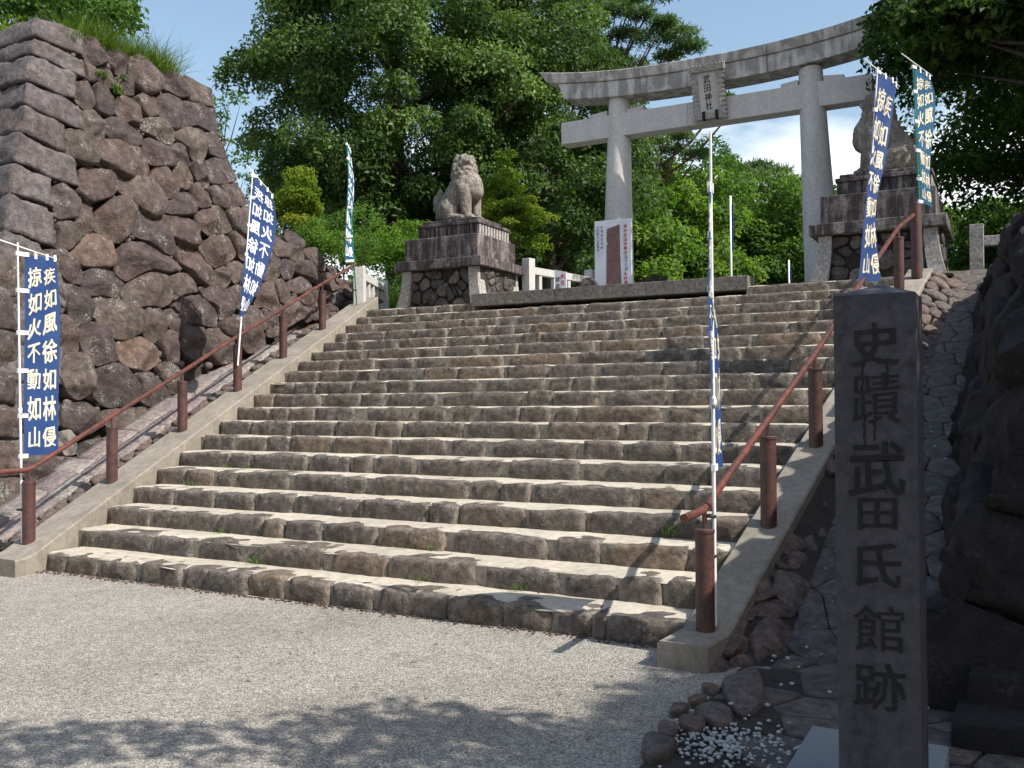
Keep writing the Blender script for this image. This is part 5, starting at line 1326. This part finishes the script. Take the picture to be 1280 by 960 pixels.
# shrubs
tree('shrub', 'yellow green maple sapling above the low boulder wall left of the green pole banner', 'shrub', (LX(372, 9.5)-.1, 9.5, 3.0), (LX(372, 9.5), 9.5, LZ(372, 262, 9.5)), (.62, .6, .95), 'yellow', 46, (.16, .3), 130, (.05, .085), r0=.035, group='young trees and shrubs on the terrace', limb=6, shell_c=.3, aspect=.6)
tree('shrub', 'light green loose shrub on top of the low boulder wall', 'shrub', (LX(400, 8.4), 8.4, 3.0), (LX(398, 8.4), 8.4, LZ(398, 315, 8.4)), (.8, .6, .5), 'fresh', 40, (.15, .28), 130, (.045, .075), r0=.03, group='young trees and shrubs on the terrace', limb=4, shell_c=.3)
tree('shrub', 'dull green dense shrub behind the green pole banner', 'shrub', (LX(430, 10.5), 10.5, G0), (LX(425, 10.5), 10.5, LZ(425, 300, 10.5)), (1.0, .7, .8), 'mid', 46, (.2, .35), 130, (.05, .085), r0=.03, group='young trees and shrubs on the terrace', limb=4, shell_c=.3)
tree('shrub', 'light green spiky clipped hedge shrub left of the left lion plinth', 'shrub', (LX(487, 13), 13, G0), (LX(487, 13), 13, LZ(487, 318, 13)), (1.35, .8, .85), 'fresh', 60, (.2, .4), 130, (.06, .1), r0=.03, group='young trees and shrubs on the terrace', limb=4, shell_c=.4, up=.8, droop=-.6)
tree('sapling', 'slender yellow green sapling just right of the left lion statue', 'sapling', (LX(640, 12.5), 12.5, G0), (LX(636, 12.5), 12.5, LZ(636, 275, 12.5)), (.95, .8, 1.1), 'yellow', 60, (.16, .32), 120, (.055, .09), r0=.045, limb=10, shell_c=.2, flat=.5, aspect=.6, extra=[onY(*q, 12.5) for q in ((632, 195), (630, 205), (634, 215), (628, 225), (640, 222), (622, 232), (645, 238), (610, 238), (655, 250))], vr=(.1, .7))
tree('broadleaf_tree', 'loose small tree whose twigs show in the sky right of the tall boulder wall', 'tree', (-6.6, 9, 3), (LX(278, 9)-.25, 9, LZ(278, 150, 9)-.15), (.55, .5, .75), 'mid', 16, (.12, .26), 45, (.06, .1), bark='bark', r0=.05, limb=12, shell_c=.2, extra=[onY(*q, 9) for q in ((296, 118), (286, 124), (301, 128), (275, 140), (290, 196), (300, 205), (312, 200), (285, 215), (305, 222), (318, 226))], flat=.6)
# growth on top of the tall wall
tree('broadleaf_tree', 'tree with pale twin trunk and low foliage on top of the tall wall', 'tree', (LX(60, 4.3)-.02, 4.3, 5.85), (LX(45, 4.6), 4.9, 8.4), (1.5, 1.4, 1.7), 'mid', 90, (.3, .55), 210, (.07, .12), bark='pale_bark', r0=.075, limb=6, shell_c=.3,
     extra=[onY(*q, 4.0) for q in ((118, 8), (140, 20), (150, 32), (128, 30), (105, 22), (155, 18), (90, 12), (38, 12), (20, 18), (5, 25), (12, 8))])
tree('shrub', 'rusty tinged shrub at far left on top of the tall wall', 'shrub', (LX(10, 3.2), 3.2, 5.9), (LX(12, 3.2), 3.2, 6.35), (.7, .4, .45), 'yellow', 26, (.15, .3), 120, (.05, .08), r0=.02, limb=3, shell_c=.3, vr=(.0, .5))
def grass(name, label, pts, hts, mat='grass', per=60, spread=.1, wd=.008):
    n = len(pts)*per; P = np.repeat(np.array(pts, float), per, 0)+RS.normal(size=(n, 3))*np.array((spread, spread, .01))
    h = np.repeat(np.array(hts, float), per)*RS.uniform(.45, 1.15, n)
    T = unit(RS.normal(size=(n, 3))*np.array((.38, .38, .1))+np.array((.05, 0, 1.))); Nn = unit(np.cross(T, unit(RS.normal(size=(n, 3)))))
    Nn = np.where((Nn[:, :1]*T[:, :1]+Nn[:, 1:2]*T[:, 1:2]) > 0, -Nn, Nn)
    o = quads(name, P, Nn, T, wd, h, RS.rand(n), M[mat], kind='stuff', bend=.35); o['label'] = label; return o
gp = [(xw(5.9)-random.uniform(.05, .7), random.uniform(2.45, 4.25), 5.9) for _ in range(95)]
grass('wall_top_grass', 'bright green grass growing on top of the tall boulder wall', gp, [random.uniform(.25, .62)*(1.1 if 2.7 < p[1] < 4.2 else .7) for p in gp], per=75, spread=.07)
gp = [(xw(5.9)-random.uniform(.05, .5), random.uniform(2.9, 3.5), 5.98) for _ in range(16)]
grass('low_weeds', 'yellow green low weeds spilling over the wall edge', gp, [.16]*16, mat='yellow', per=120, spread=.08, wd=.02)
def wst(px, py): return wallpt(px, py)+np.array((.05, 0, 0))
gp = [wst(123, 95), wst(125, 98), wst(150, 100), wst(143, 115), wst(144, 118), wst(141, 112)]
grass('wall_crevice_weeds', 'small green weeds rooted in crevices of the tall wall', gp, [.08]*6, mat='fresh', per=45, spread=.03, wd=.014)
gp = [(2.0, .375, .155), (1.3, .745, .3), (4.33, .37, .155), (3.4, .745, .3), (.25, 1.87, .75), (.5, 1.87, .75), (5.1, 1.12, .46), (3.55, .37, .155), (.1, 1.49, .6), (3.15, .745, .3)]
grass('step_weeds', 'tiny green weeds at the foot of some step risers', gp, [.07, .05, .06, .05, .06, .05, .11, .05, .05, .05], mat='fresh', per=34, spread=.035, wd=.008)
gp = [(random.uniform(-4.5, -2.9), random.uniform(6.2, 9), 3.2) for _ in range(60)]
grass('bank_grass', 'rough green grass on the bank behind the low wall', gp, [.3]*60, per=70, spread=.12)
# right hand trees
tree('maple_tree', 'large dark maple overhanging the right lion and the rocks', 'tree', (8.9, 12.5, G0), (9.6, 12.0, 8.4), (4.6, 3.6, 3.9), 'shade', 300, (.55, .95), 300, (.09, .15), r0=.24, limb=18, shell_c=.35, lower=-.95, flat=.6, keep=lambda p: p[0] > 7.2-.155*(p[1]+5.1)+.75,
     extra=[onY(*q, 11.2) for q in ((1130, 12), (1135, 35), (1132, 60), (1145, 52), (1150, 25), (1140, 72), (1138, 84), (1160, 75), (1165, 50), (1155, 92), (1150, 108))])
tree('broadleaf_tree', 'dense dark tree behind the right lion statue', 'tree', (8.2, 17.5, G0), (9.5, 18, 6.6), (4.6, 3.4, 3.6), 'shade', 190, (.6, 1.1), 260, (.12, .2), r0=.2, limb=10, shell_c=.4, lower=-.95, keep=lambda p: p[0] > 7.2-.155*(p[1]+5.1)+.9)
tree('broadleaf_tree', 'sunlit green tree deep behind the shaded fence', 'tree', (9.5, 30, G0), (9.5, 30, 6.2), (4.5, 3, 3.4), 'mid', 90, (.7, 1.1), 240, (.2, .3), r0=.2, limb=6, shell_c=.4, lower=-.95)
tree('broadleaf_tree', 'sunlit light green tree behind right banners beyond the dark maple', 'tree', (4.4, 33, G0), (4.8, 34, 6.), (3.2, 3, 3.2), 'fresh', 70, (.7, 1.1), 240, (.2, .3), r0=.2, limb=6, shell_c=.4, lower=-.95)
# near overhanging boughs at the upper right
bc = onY(1235, 30, 8.9)
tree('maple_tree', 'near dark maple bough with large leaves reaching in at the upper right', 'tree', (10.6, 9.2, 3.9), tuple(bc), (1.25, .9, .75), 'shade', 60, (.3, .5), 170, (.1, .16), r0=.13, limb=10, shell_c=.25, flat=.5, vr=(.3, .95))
# big trees east of the scene, off to the right: they keep the rocks and the pillar in shade
def lim(y): return 5.0
def shade_keep(p):
    u, y = p[0]-p[2], p[1]-.08*p[2]
    L_ = float(np.interp(y, [-4.5, -2.4, -1.9, -1.2, -.3, 1, 2, 3.5, 5, 7, 12], [5.6, 5.4, 5.0, 5.9, 6.3, 6.0, 5.2, 5.0, 5.7, 6.1, 6.2]))
    return u > L_+.45
tree('oak_tree', 'spreading tree east of the pillar, out of the picture, shading the rocks', 'tree', (15.5, 0, 0), (14.3, .2, 6.9), (4.6, 5.2, 3.2), 'camphor', 330, (.5, .9), 230, (.13, .2), r0=.3, limb=12, shell_c=.2, lower=-.9, keep=shade_keep)
tree('oak_tree', 'young spreading tree beside the road, out of the picture, dappling the asphalt', 'tree', (11.5, -3.0, 0), (10.6, -2.8, 4.2), (2.2, 1.2, 1.0), 'camphor', 40, (.22, .4), 120, (.08, .13), r0=.1, limb=16, shell_c=.3, lower=-.9,
     extra=[(x+3.7, y-.3, 3.7+random.uniform(-.2, .3)) for x, y in ((3.45, -2.75), (3.7, -2.6), (3.95, -2.45), (4.2, -2.25), (4.75, -1.95), (5.0, -2.05), (5.45, -1.95), (5.75, -1.8), (5.9, -1.75), (4.9, -2.2), (5.4, -2.1), (6.2, -1.65), (6.6, -1.8), (5.9, -2.1), (6.5, -1.45), (5.0, -1.66), (5.15, -1.74), (5.3, -1.66), (5.45, -1.72), (5.6, -1.64))], keep=lambda p: p[0]-p[2] > 6.3)
tree('oak_tree', 'second spreading tree above the rocks right of the path', 'tree', (13.5, 7.5, 3), (13.6, 7, 8.2), (4.2, 4.6, 3.), 'camphor', 200, (.5, .9), 230, (.13, .2), r0=.3, limb=12, shell_c=.2, lower=-.9, keep=shade_keep)

# unseen trees added behind the camera to cut sky light on risers and pillar
for k, (x, y, r) in enumerate(((3.0, -15, 3.6), (9.5, -14, 3.8), (15.5, -11, 3.6), (-4.5, -16, 3.8))):
    tree('oak_tree', ('round unseen oak added behind the viewer to block sky light on the steps', 'tall unseen oak added behind the viewer to block sky light on the pillar', 'unseen oak added at the far east behind the viewer to block sky light', 'unseen oak added at the far west behind the viewer to block sky light')[k],
         'tree', (x, y, 0), (x, y, 6.2), (r, 2.6, 4.6), 'camphor', 110, (.6, 1.0), 150, (.2, .32), r0=.25, limb=5, lower=-.95, group='unseen oaks added to block sky light')

tree('oak_tree', 'tall dense unseen oak added far east to block sky light over the rocks', 'tree', (21, -2, 0), (20.5, -2, 10.5), (4.8, 6.5, 5.5), 'camphor', 150, (.8, 1.3), 170, (.2, .32), r0=.4, limb=8, lower=-.9, keep=lambda p: p[0]-p[2] > 6.6)  # added out of view to cut eastern sky light on rocks and pillar

# fallen leaves and grit on the road, gathered along the lowest step and under the trees
P_ = []
for k in range(260):
    if k < 120: x = random.uniform(.1, 5.5); y = -.03-abs(random.gauss(0, .06)); z = .006
    elif k < 220: x = random.uniform(3.2, 6.0); y = random.uniform(-2.6, -.5); z = .005
    else: i_ = random.randint(1, 12); y = T_*i_-random.uniform(.02, .12); x = random.uniform(XL(y)+.1, XR(y)-.1); z = R_S*i_+.012
    P_.append((x, y, z))
P_ = np.array(P_); n_ = len(P_); T__ = unit(np.stack([RS.normal(size=n_), RS.normal(size=n_), RS.uniform(0, .25, n_)], 1)); Nn = unit(np.array((0, 0, 1.))+RS.normal(size=(n_, 3))*.25)
M['dry_leaf'] = plain('dry_leaf', (.16, .10, .05), .8, var=.4, scale=8, bd=0)
o = quads('fallen_leaves', P_, Nn, T__, RS.uniform(.008, .016, n_), RS.uniform(.016, .035, n_), RS.rand(n_), M['dry_leaf'], kind='stuff', bend=-.1); o['label'] = 'small brown fallen leaves scattered on the road and lower treads'
mb = MB()
for k in range(500):
    x = random.uniform(-.2, 5.55); y = -.012-abs(random.gauss(0, .035)); s_ = random.uniform(.003, .009)
    v, f = hex_rock([(x+a*s_, y+b*s_, .002+s_*.5+d*s_*.6) for d in (-1, 1) for a, b in ((-1, -1), (1, -1), (1, 1), (-1, 1))], (1, 1, 1), .3, .001, 30); mb.add(v, f)
tag(mb.build('grit', M['side_stone']), 'fine grit gathered along the foot of the lowest step', kind='stuff')

tree('shrub', 'low dark green hedge behind the white balustrade at the top of the left handrail', 'shrub', (LX(462, 15), 15, G0), (LX(462, 15), 15, G0+.9), (2.2, .8, 1.0), 'mid', 70, (.25, .45), 170, (.07, .11), r0=.03, group='young trees and shrubs on the terrace', limb=4, shell_c=.3)
